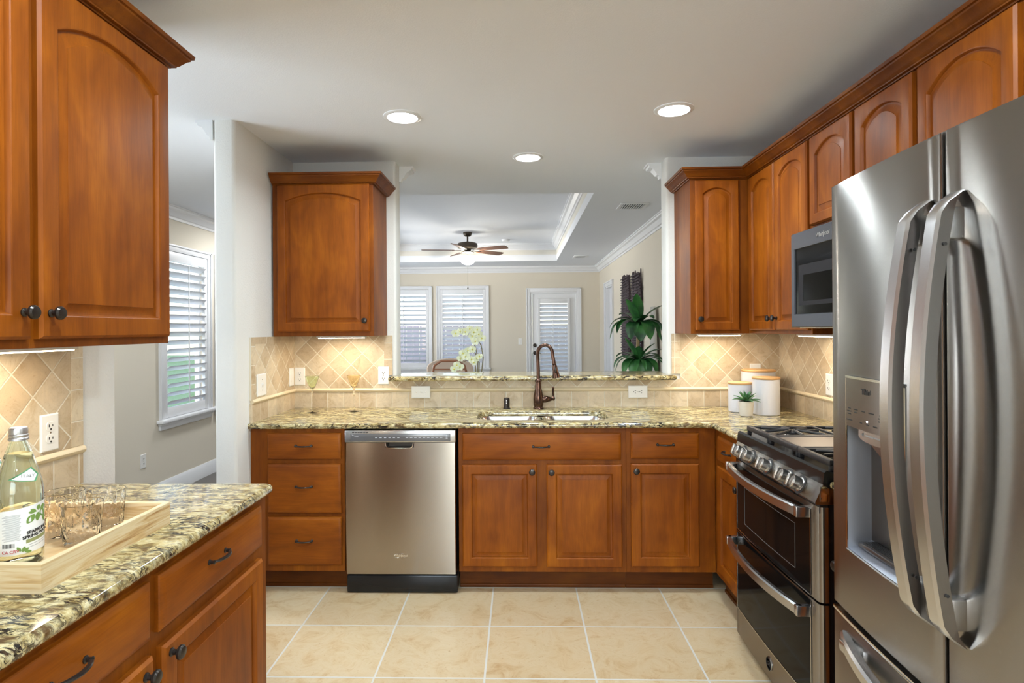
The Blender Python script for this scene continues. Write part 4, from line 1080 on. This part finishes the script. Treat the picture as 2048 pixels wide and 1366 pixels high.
m = MB(); m.lathe([(.030, 0), (.035, .004), (.0415, .082), (.0405, .085), (.037, .085), (.036, .074), (0, .074)], seg=32); m.build('pot', M['pot'], t)
m = MB(); m.lathe([(.0365, .070), (.036, .078), (.018, .082), (0, .083)], seg=20); m.build('soil', M['soil'], t)
def leaf(m, base, az, el, L, Wd, droop=.6, fold=.25, n=9, wmax=.4, emin=-1.25):
    """tapering folded leaf with a mid-rib"""
    p = Vector(base); e = el; rs = []; ds = L / n
    side = Vector((-math.sin(az), math.cos(az), 0))
    rows = []
    for k in range(n + 1):
        u = k / n
        wv = Wd * (math.sin(PI * min(1, (u ** (math.log(.5) / math.log(wmax))))) ** .75 if 0 < u < 1 else (0.12 if u == 0 else 0.0))
        d = Vector((math.cos(az) * math.cos(e), math.sin(az) * math.cos(e), math.sin(e)))
        up = side.cross(d) * -1
        s2 = side
        rows.append((p.copy(), s2 * wv, up * (fold * wv)))
        p = p + d * ds; e = max(emin, e - droop / n * (1 + u))
    V = []
    for q, s_, f_ in rows:
        V.append([m.bm.verts.new(q - s_ + f_), m.bm.verts.new(q - s_ * .5 + f_ * .35), m.bm.verts.new(q), m.bm.verts.new(q + s_ * .5 + f_ * .35), m.bm.verts.new(q + s_ + f_)])
    for a, b in zip(V[:-1], V[1:]):
        for i in range(4): m.face([a[i], a[i + 1], b[i + 1], b[i]])
m = MB(); rr = random.Random(3)
for k in range(22):
    az = k * 2.4; inner = k / 22
    leaf(m, (.004 * math.cos(az), .004 * math.sin(az), .083), az, R(15 + 62 * inner + rr.uniform(-6, 6)), .080 - .018 * inner, .0105, .5 * (1 - inner), .5, wmax=.32)
o = m.build('leaves', M['succ'], t, angle=60)
md = o.modifiers.new('thick', 'SOLIDIFY'); md.thickness = .002; md.offset = 0

# ------------------------------------------------------------------ tray with bottle and glasses
TZb = TOP
t = thing('serving_tray', 'pale striped wooden serving tray on the near left counter', 'tray', (-1.13, 1.312, TZb), R(-.6))
hx, hy, th_, hh = .208, .205, .012, .058
m = MB(); c = .022
def oct_(x, y, c): return [(-x, -y), (x, -y), (x, y), (-x, y)]
rs = []
for (x, y), z in (((hx, hy), .0), ((hx, hy), hh - .002), ((hx - .002, hy - .002), hh), ((hx - th_ + .002, hy - th_ + .002), hh), ((hx - th_, hy - th_), hh - .002), ((hx - th_, hy - th_), .012)):
    rs.append([(a, b, z) for a, b in oct_(x, y, 0)])
m.rings(rs); m.build('tray_body', M['tray'], t, angle=25)
def bottle(label, loc, rz):
    t = thing('water_bottle', label, 'bottle', loc, rz)
    P_ = [(.028, .003), (.036, .0), (.0405, .004), (.0425, .012), (.0425, .150), (.041, .168), (.037, .186), (.030, .212), (.022, .240), (.0150, .260), (.0138, .270), (.0138, .276)]
    inn = [(max(r - .0028, 0), z) for r, z in P_[::-1]]; inn[-1] = (.0, .008); inn[-2] = (.030, .007)
    m = MB(); m.lathe([(0, .006)] + P_ + inn[:-1] + [(0, .008)], seg=48, cap=False); m.build('glass_body', M['bottleg'], t, angle=60)
    wl = .236
    m = MB(); pr = [(0, .0085), (.030, .0085), (.0385, .016)] + [(r - .0030, z) for r, z in P_ if .02 < z < wl] + [(.0205, wl), (0, wl)]
    m.lathe(pr, seg=48, cap=False); m.build('water', glass('still_water', (.97, 1, .985), 0, 1.12), t, angle=60)
    m = MB(); m.lathe([(.0150, .262), (.0178, .263), (.0178, .267), (.0162, .269), (.0162, .2705), (.0172, .272), (.0172, .2745), (.0160, .276), (.0163, .2775), (.0163, .287), (.0150, .290), (0, .290)], seg=60, flute=lambda a, h: .02 * math.cos(20 * a) if .277 < h < .289 else 0); m.build('cap', M['cap'], t)
    # paper label wrapped round the body, its front faces the camera (local -y)
    rl = .0429
    def wrap(u, z, dr=0): a = u / rl - PI / 2; return ((rl + dr) * math.cos(a), (rl + dr) * math.sin(a), z)
    def zt(u): return .128 + .16 * (u) if u > -.06 else .128 + .16 * -.06
    m = MB(); n = 40; lo_, hi_, lo2, hi2 = [], [], [], []
    us = [-.098 + .196 * k / n for k in range(n + 1)]
    V0 = [m.bm.verts.new(wrap(u, .030 + .02 * u)) for u in us]; V1 = [m.bm.verts.new(wrap(u, .126 + .12 * max(u, -.05))) for u in us]
    for i in range(n): m.face([V0[i], V0[i + 1], V1[i + 1], V1[i]])
    lab = m.build('paper_label', M['label'], t)
    def wtext(body, size, mat, u, z, tilt=0, bold=.0, name='lettering', align='CENTER'):
        def fn(c):
            uu = u + c.x * math.cos(tilt) - c.y * math.sin(tilt); zz = z + c.x * math.sin(tilt) + c.y * math.cos(tilt)
            return Vector(wrap(uu, zz, .0003 + c.z))
        return text_part(name, body, size, mat, lab, None, fn=fn, ext=.00015, bold=bold, align=align)
    wtext('SPARKLING', .0088, M['ink'], .030, .074, .12, .0004); wtext('SPRING WATER', .0088, M['ink'], .031, .0655, .12, .0004)
    wtext('CA CRV', .0085, M['red'], -.020, .037, .03, .0001)
    def wquad(m, u0, u1, z0, z1, tilt=.0, dr=.0003):
        k_ = 6
        for k in range(k_):
            a, b = u0 + (u1 - u0) * k / k_, u0 + (u1 - u0) * (k + 1) / k_
            m.poly([wrap(a, z0 + tilt * (a - u0), dr), wrap(b, z0 + tilt * (b - u0), dr), wrap(b, z1 + tilt * (b - u0), dr), wrap(a, z1 + tilt * (a - u0), dr)])
    m = MB(); wquad(m, .006, .064, .050, .0575, .12); m.build('flavour_band', M['olive'], lab)
    m = MB()
    for k in range(26): wquad(m, -.032 - .010 * ((k * 7) % 3) / 3 + .004, -.002 - .004 * ((k * 5) % 4) / 4, .112 - k * .0021, .1128 - k * .0021, .02)
    wquad(m, .010, .050, .0405, .0415, .12); wquad(m, .010, .050, .0455, .0465, .12)
    m.build('fine_print', M['greyink'], lab)
    m = MB(); x = -.034; rr = random.Random(5)
    while x < -.012:
        ww = rr.choice((.0004, .0008, .0012)); wquad(m, x, x + ww, .0455, .0545); x += ww + rr.choice((.0005, .0009))
    m.build('barcode', M['ink'], lab)
    def lf(u, z, a, L, Wd):
        q = []
        for k in range(12):
            th = 2 * PI * k / 12; lx = L * (.5 + .5 * math.cos(th)); ly = Wd * math.sin(th) * (.6 + .4 * math.sin(PI * (.5 + .5 * math.cos(th))))
            q.append(wrap(u + lx * math.cos(a) - ly * math.sin(a), z + lx * math.sin(a) + ly * math.cos(a), .0004))
        m.poly(q)
    clusters = (((.022, .108, -2.3, .022, .007), (.030, .110, -1.7, .018, .006), (.026, .112, 2.6, .014, .0035), (.034, .112, -.6, .020, .008), (.036, .114, .5, .016, .006), (.030, .114, 1.4, .012, .005), (.046, .104, -1.4, .018, .006), (.022, .112, 3.0, .012, .003)),
                ((-.048, .11, 1.2, .016, .006), (-.050, .108, 2.6, .016, .006)), ((.000, .034, 1.2, .012, .003), (.000, .036, .3, .012, .003), (-.002, .036, 2.2, .012, .003), (.004, .034, -.2, .012, .003)))
    for cl_ in clusters:
        m = MB()
        for q in cl_: lf(*q)
        m.build('leaf_print', M['leafprint'], lab)
    # neck label, a leaning diamond of paper edged in green
    def nwrap(u, z, dr):
        r = .0372 - (z - .186) * .27; r = r + .0016 + dr; a = u / .033 - PI / 2; return (r * math.cos(a), r * math.sin(a), z)
    for nm, mt, s_, dr in (('neck_label_edge', M['green'], 1.0, 0), ('neck_label', M['label'], .80, .0003)):
        m = MB(); pts = []
        dia = [(-.020, .186), (.002, .180), (.020, .176), (.030, .190), (.018, .208), (.000, .198)]
        cx = sum(p[0] for p in dia) / 6; cz = sum(p[1] for p in dia) / 6
        c_ = m.bm.verts.new(nwrap(cx, cz, dr)); dn = []
        for i in range(6):
            a, b = dia[i], dia[(i + 1) % 6]
            for k in range(4):
                u = a[0] + (b[0] - a[0]) * k / 4; z = a[1] + (b[1] - a[1]) * k / 4
                dn.append(m.bm.verts.new(nwrap(cx + (u - cx) * s_, cz + (z - cz) * s_, dr)))
        for i in range(len(dn)): m.face([c_, dn[i], dn[(i + 1) % len(dn)]])
        nl = m.build(nm, mt, t)
    text_part('neck_lettering', 'ITALY', .0085, M['greyink'], nl, None, fn=lambda c: Vector(nwrap(.010 + c.x, .190 + c.y - c.x * .1, .0006)), ext=.0001)
    return t
bottle('sparkling water bottle with a leafy white label, fully seen on the tray', (-1.072, 1.225, TZb + .012), R(48))
b2_ = bottle('second water bottle on the tray, only its edge in the photo', (-1.196, 1.272, TZb + .012), R(70))
def tumbler(label, x, y, rz):
    t = thing('glass_tumbler', label, 'glass', (x, y, TZb + .012), rz, 'cut glass tumblers')
    m = MB(); seg = 168
    def cut(a, h):
        if h < .012 or h > .070: return 0
        u = (a * 7 / (2 * PI)) % 1; v = (h - .012) / .058; tri = lambda d, w: max(0, 1 - abs(d) / w)
        return -.030 * max(tri(u - v, .10), tri(u + v - 1, .10), .7 * tri(v - .5, .05), .8 * tri(u - .5, .05), .9 * tri(min(u, 1 - u), .07))
    out = [(.030, 0), (.0345, .002), (.036, .006)] + [(.036 + .0065 * (z / .09), z) for z in [.012 + .058 * k / 36 for k in range(37)]] + [(.0420, .078), (.0428, .0935), (.0422, .0945)]
    inn = [(.0412, .0935), (.0400, .075), (.0355, .018), (.033, .012), (0, .011)]
    rs = []
    for r, z in out: rs.append([(r * (1 + cut(2 * PI * k / seg, z)) * math.cos(2 * PI * k / seg), r * (1 + cut(2 * PI * k / seg, z)) * math.sin(2 * PI * k / seg), z) for k in range(seg)])
    for r, z in inn: rs.append([(max(r, 1e-4) * math.cos(2 * PI * k / seg), max(r, 1e-4) * math.sin(2 * PI * k / seg), z) for k in range(seg)])
    m.rings(rs); m.build('cut_glass_cup', M['glass'], t, angle=20)
tumbler('cut-glass tumbler at the front of the tray, nearest the right rim', -1.027, 1.345, 0)
tumbler('cut-glass tumbler at the back of the tray on the right', -1.045, 1.452, .3)
tumbler('cut-glass tumbler at the back left of the tray, beside the bottle', -1.143, 1.440, .5)
tumbler('cut-glass tumbler mostly hidden behind the labelled bottle', -1.125, 1.354, .2)
# ------------------------------------------------------------------ living room
t = thing('ceiling_fan', 'bronze five-blade ceiling fan with a lit bowl in the living room', 'ceiling fan', (-.725, 8.32, TZ))
m = MB(); m.lathe([(.062, 0), (.064, -.012), (.055, -.040), (.040, -.056), (.018, -.060), (0, -.060)], seg=28); m.build('canopy', M['fanm'], t)
m = MB(); m.lathe([(.012, -.05), (.012, -.125), (.022, -.130), (.022, -.145), (.012, -.15)], seg=16); m.build('downrod', M['fanm'], t)
m = MB(); m.lathe([(.02, -.135), (.10, -.142), (.135, -.155), (.142, -.175), (.145, -.200), (.138, -.222), (.10, -.232), (.055, -.238), (.045, -.262), (.060, -.275), (.090, -.280), (.09, -.290), (0, -.290)], seg=36); m.build('motor_housing', M['fanm'], t)
for k in range(5):
    a = R(187 + 72 * k)
    m = MB(); m.rings([[(.09, -.012, -.256), (.09, .012, -.256), (.09, .012, -.250), (.09, -.012, -.250)], [(.17, -.020, -.262), (.17, .020, -.262), (.17, .020, -.257), (.17, -.020, -.257)], [(.22, -.035, -.262), (.22, .035, -.262), (.22, .035, -.258), (.22, -.035, -.258)]])
    br = m.build('blade_bracket', M['fanm'], t); br.rotation_euler = (0, 0, a)
    m = MB(); pts = [(.19, -.045), (.36, -.056), (.60, -.062), (.645, -.050), (.655, .0), (.640, .052), (.60, .062), (.36, .056), (.19, .045)]
    tl = R(-13)
    m.rings([[(x, y * math.cos(tl) - z * math.sin(tl), -.258 + y * math.sin(tl) + z) for x, y in pts] for z in (0, .007)])
    m.build('blade', M['blade'], br, angle=30)
m = MB(); m.lathe([(.138, -.338), (.146, -.340), (.144, -.348), (.120, -.380), (.104, -.410), (.078, -.440), (.040, -.458), (0, -.462)], seg=32, cap=True); m.build('lamp_bowl', M['fanlamp'], t)
m = MB(); m.lathe([(.008, -.450), (.008, -.462), (0, -.466)], seg=12); m.tube([(0, 0, -.45), (0, 0, -.78)], .0018, 5); m.build('pull_chain', M['chrome'], t)
m = MB(); m.lathe([(.004, -.78), (.009, -.79), (.009, -.80), (0, -.81)], seg=10); m.build('chain_knob', M['knob'], t)
pl = D.lights.new('fan_lamp', 'POINT'); pl.energy = 60; pl.shadow_soft_size = .05; pl.color = (1, .93, .80)
o = D.objects.new('fan_lamp', pl); C.objects.link(o); o.parent = t; o.location = (0, 0, -.312)
def vent(label, x0, x1, y0, y1):
    t = thing('ceiling_vent', label, 'vent', ((x0 + x1) / 2, (y0 + y1) / 2, CE), 0, 'ceiling vents')
    w, d = (x1 - x0) / 2, (y1 - y0) / 2
    m = MB(); f = .03
    for a in ((-w, w, -d, -d + f), (-w, w, d - f, d), (-w, -w + f, -d + f, d - f), (w - f, w, -d + f, d - f)): m.box(a[0], a[1], a[2], a[3], -.008, 0, .002)
    m.build('frame', M['white'], t)
    m = MB(); m.box(-w + f, w - f, -d + f, d - f, -.002, -.0005); m.build('opening', M['slot'], t, smooth=False)
    m = MB(); n = 9
    for k in range(n):
        x = -w + f + (2 * w - 2 * f) * (k + .5) / n; m.box(x - .003, x + .003, -d + f, d - f, -.009, -.002)
    m.build('slats', M['white'], t, smooth=False)
vent('larger white air vent in the flat ceiling by the pass-through corner', .90, 1.15, 5.15, 5.42)
vent('smaller far white air vent beyond the tray near the back wall', .84, 1.05, 8.83, 9.10)
t = thing('smoke_detector', 'small white smoke detector on the tray ceiling beside the fan', 'smoke detector', (-.20, 9.0, TZ))
m = MB(); m.lathe([(.065, 0), (.065, -.012), (.055, -.030), (.02, -.034), (0, -.034)], seg=24); m.build('base', M['white'], t)
# twig-like metal wall art
def art(label, yc, z0, z1, seed):
    t = thing('wall_art', label, 'wall art', (1.419, yc, 0), -PI / 2, 'dark wall art panels'); rr = random.Random(seed)
    m = MB(); n = 13
    for k in range(n):
        x = -.24 + .48 * k / (n - 1); a, b = z0 + rr.uniform(-.03, .02), z1 + rr.uniform(-.04, .03)
        m.tube([(x + rr.uniform(-.006, .006), -.022 - .008 * (k % 2), a + (b - a) * j / 5) for j in range(6)], [.016] * 5 + [.007], 6)
    m.build('vertical_rods', M['art'], t)
    m = MB(); q = int((z1 - z0) / .035)
    for k in range(q):
        z = z0 + .03 + (z1 - z0 - .06) * k / (q - 1); m.tube([(-.26 + rr.uniform(-.02, .02), -.042, z), (0, -.044, z + rr.uniform(-.006, .006)), (.26 + rr.uniform(-.01, .035), -.042, z + rr.uniform(-.008, .008))], .0075, 5)
    m.build('cross_twigs', M['art'], t)
    m = MB(); m.box(-.22, .22, -.012, 0, z0 + .3, z0 + .34); m.box(-.22, .22, -.012, 0, z1 - .34, z1 - .30); m.build('mounting_bars', M['art'], t, smooth=False)
art('dark woven twig wall panel, the one nearer the inner doorway', 7.67, 1.06, 2.10, 1)
art('dark woven twig wall panel, the one nearer the tall plant', 6.97, 1.02, 2.08, 2)
# tall plant
t = thing('potted_dracaena', 'tall glossy green plant with two leaf rosettes right of the pass-through', 'plant', (1.105, 5.50, 0))
m = MB(); m.lathe([(.13, 0), (.16, .02), (.19, .30), (.185, .31), (.17, .30), (.165, .26), (0, .26)], seg=32); m.build('planter', M['canis'], t)
m = MB(); m.lathe([(.166, .25), (.16, .27), (0, .275)], seg=24); m.build('soil', M['soil'], t)
m = MB(); m.tube([(0, 0, .26), (.01, 0, .7), (0, .01, 1.1), (.012, 0, 1.45)], [.022, .020, .017, .015], 12); m.build('cane', M['cane'], t)
def rosette(z, n, L, seed, specs):
    m = MB()
    for az, el, Lf, Wd, dr in specs: leaf(m, (.012 + .01 * math.cos(R(az)), .01 * math.sin(R(az)), z), R(az), R(el), Lf * .88, Wd * .88, dr, .22, 12, wmax=.5)
    o = m.build('leaves', M['leaf'], t, angle=60); return o
rosette(1.46, 0, 0, 1, [(250, 78, .34, .062, .25), (215, 66, .32, .062, .3), (-15, 52, .36, .060, .5), (170, 40, .36, .055, 1.5), (185, 30, .42, .050, 1.9), (200, 38, .34, .06, 1.9), (235, 25, .30, .072, 2.6), (265, 20, .32, .078, 2.6), (290, 30, .34, .075, 2.5), (320, 28, .36, .06, 2.2), (345, 32, .38, .052, 2.0), (10, 34, .40, .050, 2.1), (0, 10, .38, .052, 1.9), (300, 52, .26, .06, 1.2), (90, 50, .3, .06, 1.2), (130, 55, .3, .06, 1.0), (60, 30, .32, .06, 1.6), (250, 45, .24, .055, 1.2)])
rosette(1.12, 0, 0, 2, [(205, 62, .30, .050, .2), (330, 60, .26, .045, .4), (-5, 45, .28, .050, .6), (260, 70, .18, .05, .3), (190, 35, .34, .050, 1.6), (175, 28, .34, .048, 1.9), (215, 22, .32, .055, 2.0), (240, 18, .30, .058, 2.2), (265, 15, .30, .062, 2.3), (290, 20, .30, .060, 2.2), (315, 22, .32, .058, 2.0), (345, 28, .36, .050, 1.7), (5, 32, .38, .048, 1.6), (30, 40, .32, .05, 1.2), (90, 45, .3, .05, 1.2), (140, 45, .3, .05, 1.2), (225, 40, .24, .05, 1.0)])
# drape
m = MB(); n = 40; prof = []
for k in range(n + 1):
    u = k / n; prof.append((u, .022 * math.sin(u * PI * 9) ))
rs = []
for j in range(13):
    z = .02 + 1.62 * j / 12; wd = .12 + .26 * (1 - j / 12) ** .7
    f = [(6.05 - wd / 2 + wd * u, 1.375 + d * (1.0 - .4 * j / 12)) for u, d in prof]
    rs.append([(x, y, z) for y, x in f] + [(x + .006, y, z) for y, x in reversed(f)])
m.rings(rs)
o = m.build('drape', M['curtain']); tag(o, 'gathered pale cloth drape by the living room wall behind the plant', 'drape')
# table with orchid
t = thing('console_table', 'low white table beyond the bar ledge carrying the orchid', 'table', (-.40, 5.0, 0))
m = MB(); m.box(-.6, .6, -.3, .3, .72, .75, .005); m.build('tabletop', M['white'], t)
for sx in (-1, 1):
    for sy in (-1, 1):
        m = MB(); m.box(sx * .56 - .025, sx * .56 + .025, sy * .26 - .025, sy * .26 + .025, .001, .72, .003); m.build('leg', M['white'], t)
t = thing('potted_orchid', 'white-green orchid with arching stems seen above the bar ledge', 'plant', (-.36, 5.0, .751))
m = MB(); m.lathe([(.05, 0), (.055, .003), (.085, .17), (.083, .175), (.076, .172), (.07, .15), (0, .15)], seg=28); m.build('pot', M['canis'], t)
m = MB(); m.lathe([(.072, .14), (.07, .158), (0, .165)], seg=20); m.build('moss', M['leafout'], t)
m = MB()
for az, el, L in ((170, 48, .20), (200, 60, .17), (10, 50, .19), (-30, 55, .18), (60, 50, .2), (120, 45, .2), (255, 35, .16)): leaf(m, (0, 0, .16), R(az), R(el), L, .034, 1.2, .3, 8)
m.build('leaves', M['leaf'], t, angle=60)
def px(x, y, Yd=5.0):  # helper used only to lay stems out in metres relative to the pot
    return ((x - 1038) / 1170 * Yd + .36, 0, 1.42 - (y - 658) / 1170 * Yd - .751)
flowers = []
for pts in (((968, 745), (966, 715), (962, 690), (950, 672), (930, 665), (912, 668)), ((958, 745), (955, 715), (951, 695), (944, 678), (935, 670)), ((952, 745), (950, 730), (938, 718), (924, 724), (914, 735)), ((962, 745), (958, 725), (950, 705), (938, 700), (925, 708))):
    q = [px(*p) for p in pts]; q[0] = (q[0][0] * .3, 0, .15)
    m = MB(); m.tube(q, [.0045] * 3 + [.0032] * (len(q) - 3), 7); m.build('stem', M['stem'], t)
M_pet = M['petal']
def blossom(x, y, s=1.0, tilt=0, yo=-.03):
    m = MB(); c = Vector(px(x, y)) + Vector((0, yo, 0)); rr = random.Random(int(x * 7 + y))
    yaw = rr.uniform(-.5, .5) + tilt
    for k in range(5):
        a = PI / 2 + 2 * PI * k / 5 + rr.uniform(-.1, .1); L, Wd = (.044, .024) if k in (1, 4) else (.038, .015)
        L *= s; Wd *= s
        q = []
        cen = m.bm.verts.new(c + Vector((math.cos(a) * L * .5, -.006, math.sin(a) * L * .5))); ring = []
        for j in range(10):
            th = 2 * PI * j / 10; lx = L * (.5 + .5 * math.cos(th)); ly = Wd * math.sin(th)
            X = lx * math.cos(a) - ly * math.sin(a); Z = lx * math.sin(a) + ly * math.cos(a)
            ring.append(m.bm.verts.new(c + Vector((X * math.cos(yaw), X * math.sin(yaw) - .010 * (lx / L) ** 2, Z))))
        for j in range(10): m.face([cen, ring[j], ring[(j + 1) % 10]])
    f = m.build('blossom', M_pet, t, angle=80)
    m = MB(); m.lathe([(.002, .0), (.007, .006), (.006, .014), (0, .018)], tuple(c), '-y', 10); m.build('blossom_centre', M['petalc'], f)
for b in ((912, 666), (921, 662), (931, 663), (940, 657), (948, 664), (955, 659), (958, 668), (945, 672), (964, 676), (951, 682), (936, 700), (926, 706), (921, 716), (945, 698), (931, 712), (943, 718), (954, 716), (948, 724), (959, 712), (914, 729), (908, 737), (920, 733)):
    blossom(b[0], b[1], .82 + .12 * math.sin(b[0]))
# armchairs behind
def armchair(label, loc, rz, s=1.0):
    t = thing('armchair', label, 'armchair', loc, rz)
    m = MB(); m.box(-.30, .30, -.28, .26, .36, .48, .03, seg=3); m.build('seat', M['beige'], t)
    m = MB(); q = []
    for k in range(15):
        a = PI * k / 14; q.append((-.30 * math.cos(a) * 1.0, .92 + .12 * math.sin(a)))
    q = [(-.29, .44)] + q + [(.29, .44)]
    m.rings([[(x * e, yy + (z - .44) * .18, z) for x, z in q] for yy, e in ((.20, .97), (.215, 1.0), (.27, 1.0), (.285, .97))]); m.build('backrest', M['beige'], t, angle=50)
    m = MB(); q = [(-.24, -.31, .40), (-.24, -.32, .62), (-.22, -.31, .64), (-.24, .10, .68), (-.27, .24, .70)]
    m.tube([(-.31, -.30, .001), (-.31, -.30, .60), (-.31, -.25, .655), (-.31, .15, .68), (-.31, .26, .70)], .014, 8); m.build('arm_frame', M['rattan'], t)
    m = MB(); m.tube([(.31, -.30, .001), (.31, -.30, .60), (.31, -.25, .655), (.31, .15, .68), (.31, .26, .70)], .014, 8); m.build('arm_frame', M['rattan'], t)
    for sx in (-.28, .28):
        m = MB(); m.tube([(sx, .30, .001), (sx, .24, .40)], .014, 8); m.build('leg', M['rattan'], t)
    return t
armchair('beige upholstered armchair below the middle far window, behind the orchid', (-.86, 7.3, 0), R(8))
t = thing('bentwood_chair', 'brown bent-frame chair back in front of the beige armchair', 'chair', (-.70, 6.1, 0), PI)
m = MB(); m.tube([(-.20, .20, .001), (-.20, .18, .45), (-.18, .24, .95), (-.15, .26, 1.06), (-.08, .265, 1.105), (.08, .265, 1.105), (.15, .26, 1.06), (.18, .24, .95), (.20, .18, .45), (.20, .20, .001)], .012, 8); m.build('back_frame', M['rattan'], t)
m = MB(); m.tube([(-.17, .255, 1.02), (0, .275, 1.02), (.17, .255, 1.02)], .008, 8); m.tube([(-.18, .25, .90), (0, .27, .90), (.18, .25, .90)], .008, 8); m.build('back_rails', M['rattan'], t)
m = MB(); m.box(-.22, .22, -.22, .19, .43, .47, .015); m.build('seat', M['beige'], t)
for sx in (-.19, .19):
    m = MB(); m.tube([(sx, -.19, .001), (sx, -.18, .44)], .012, 8); m.build('leg', M['rattan'], t)
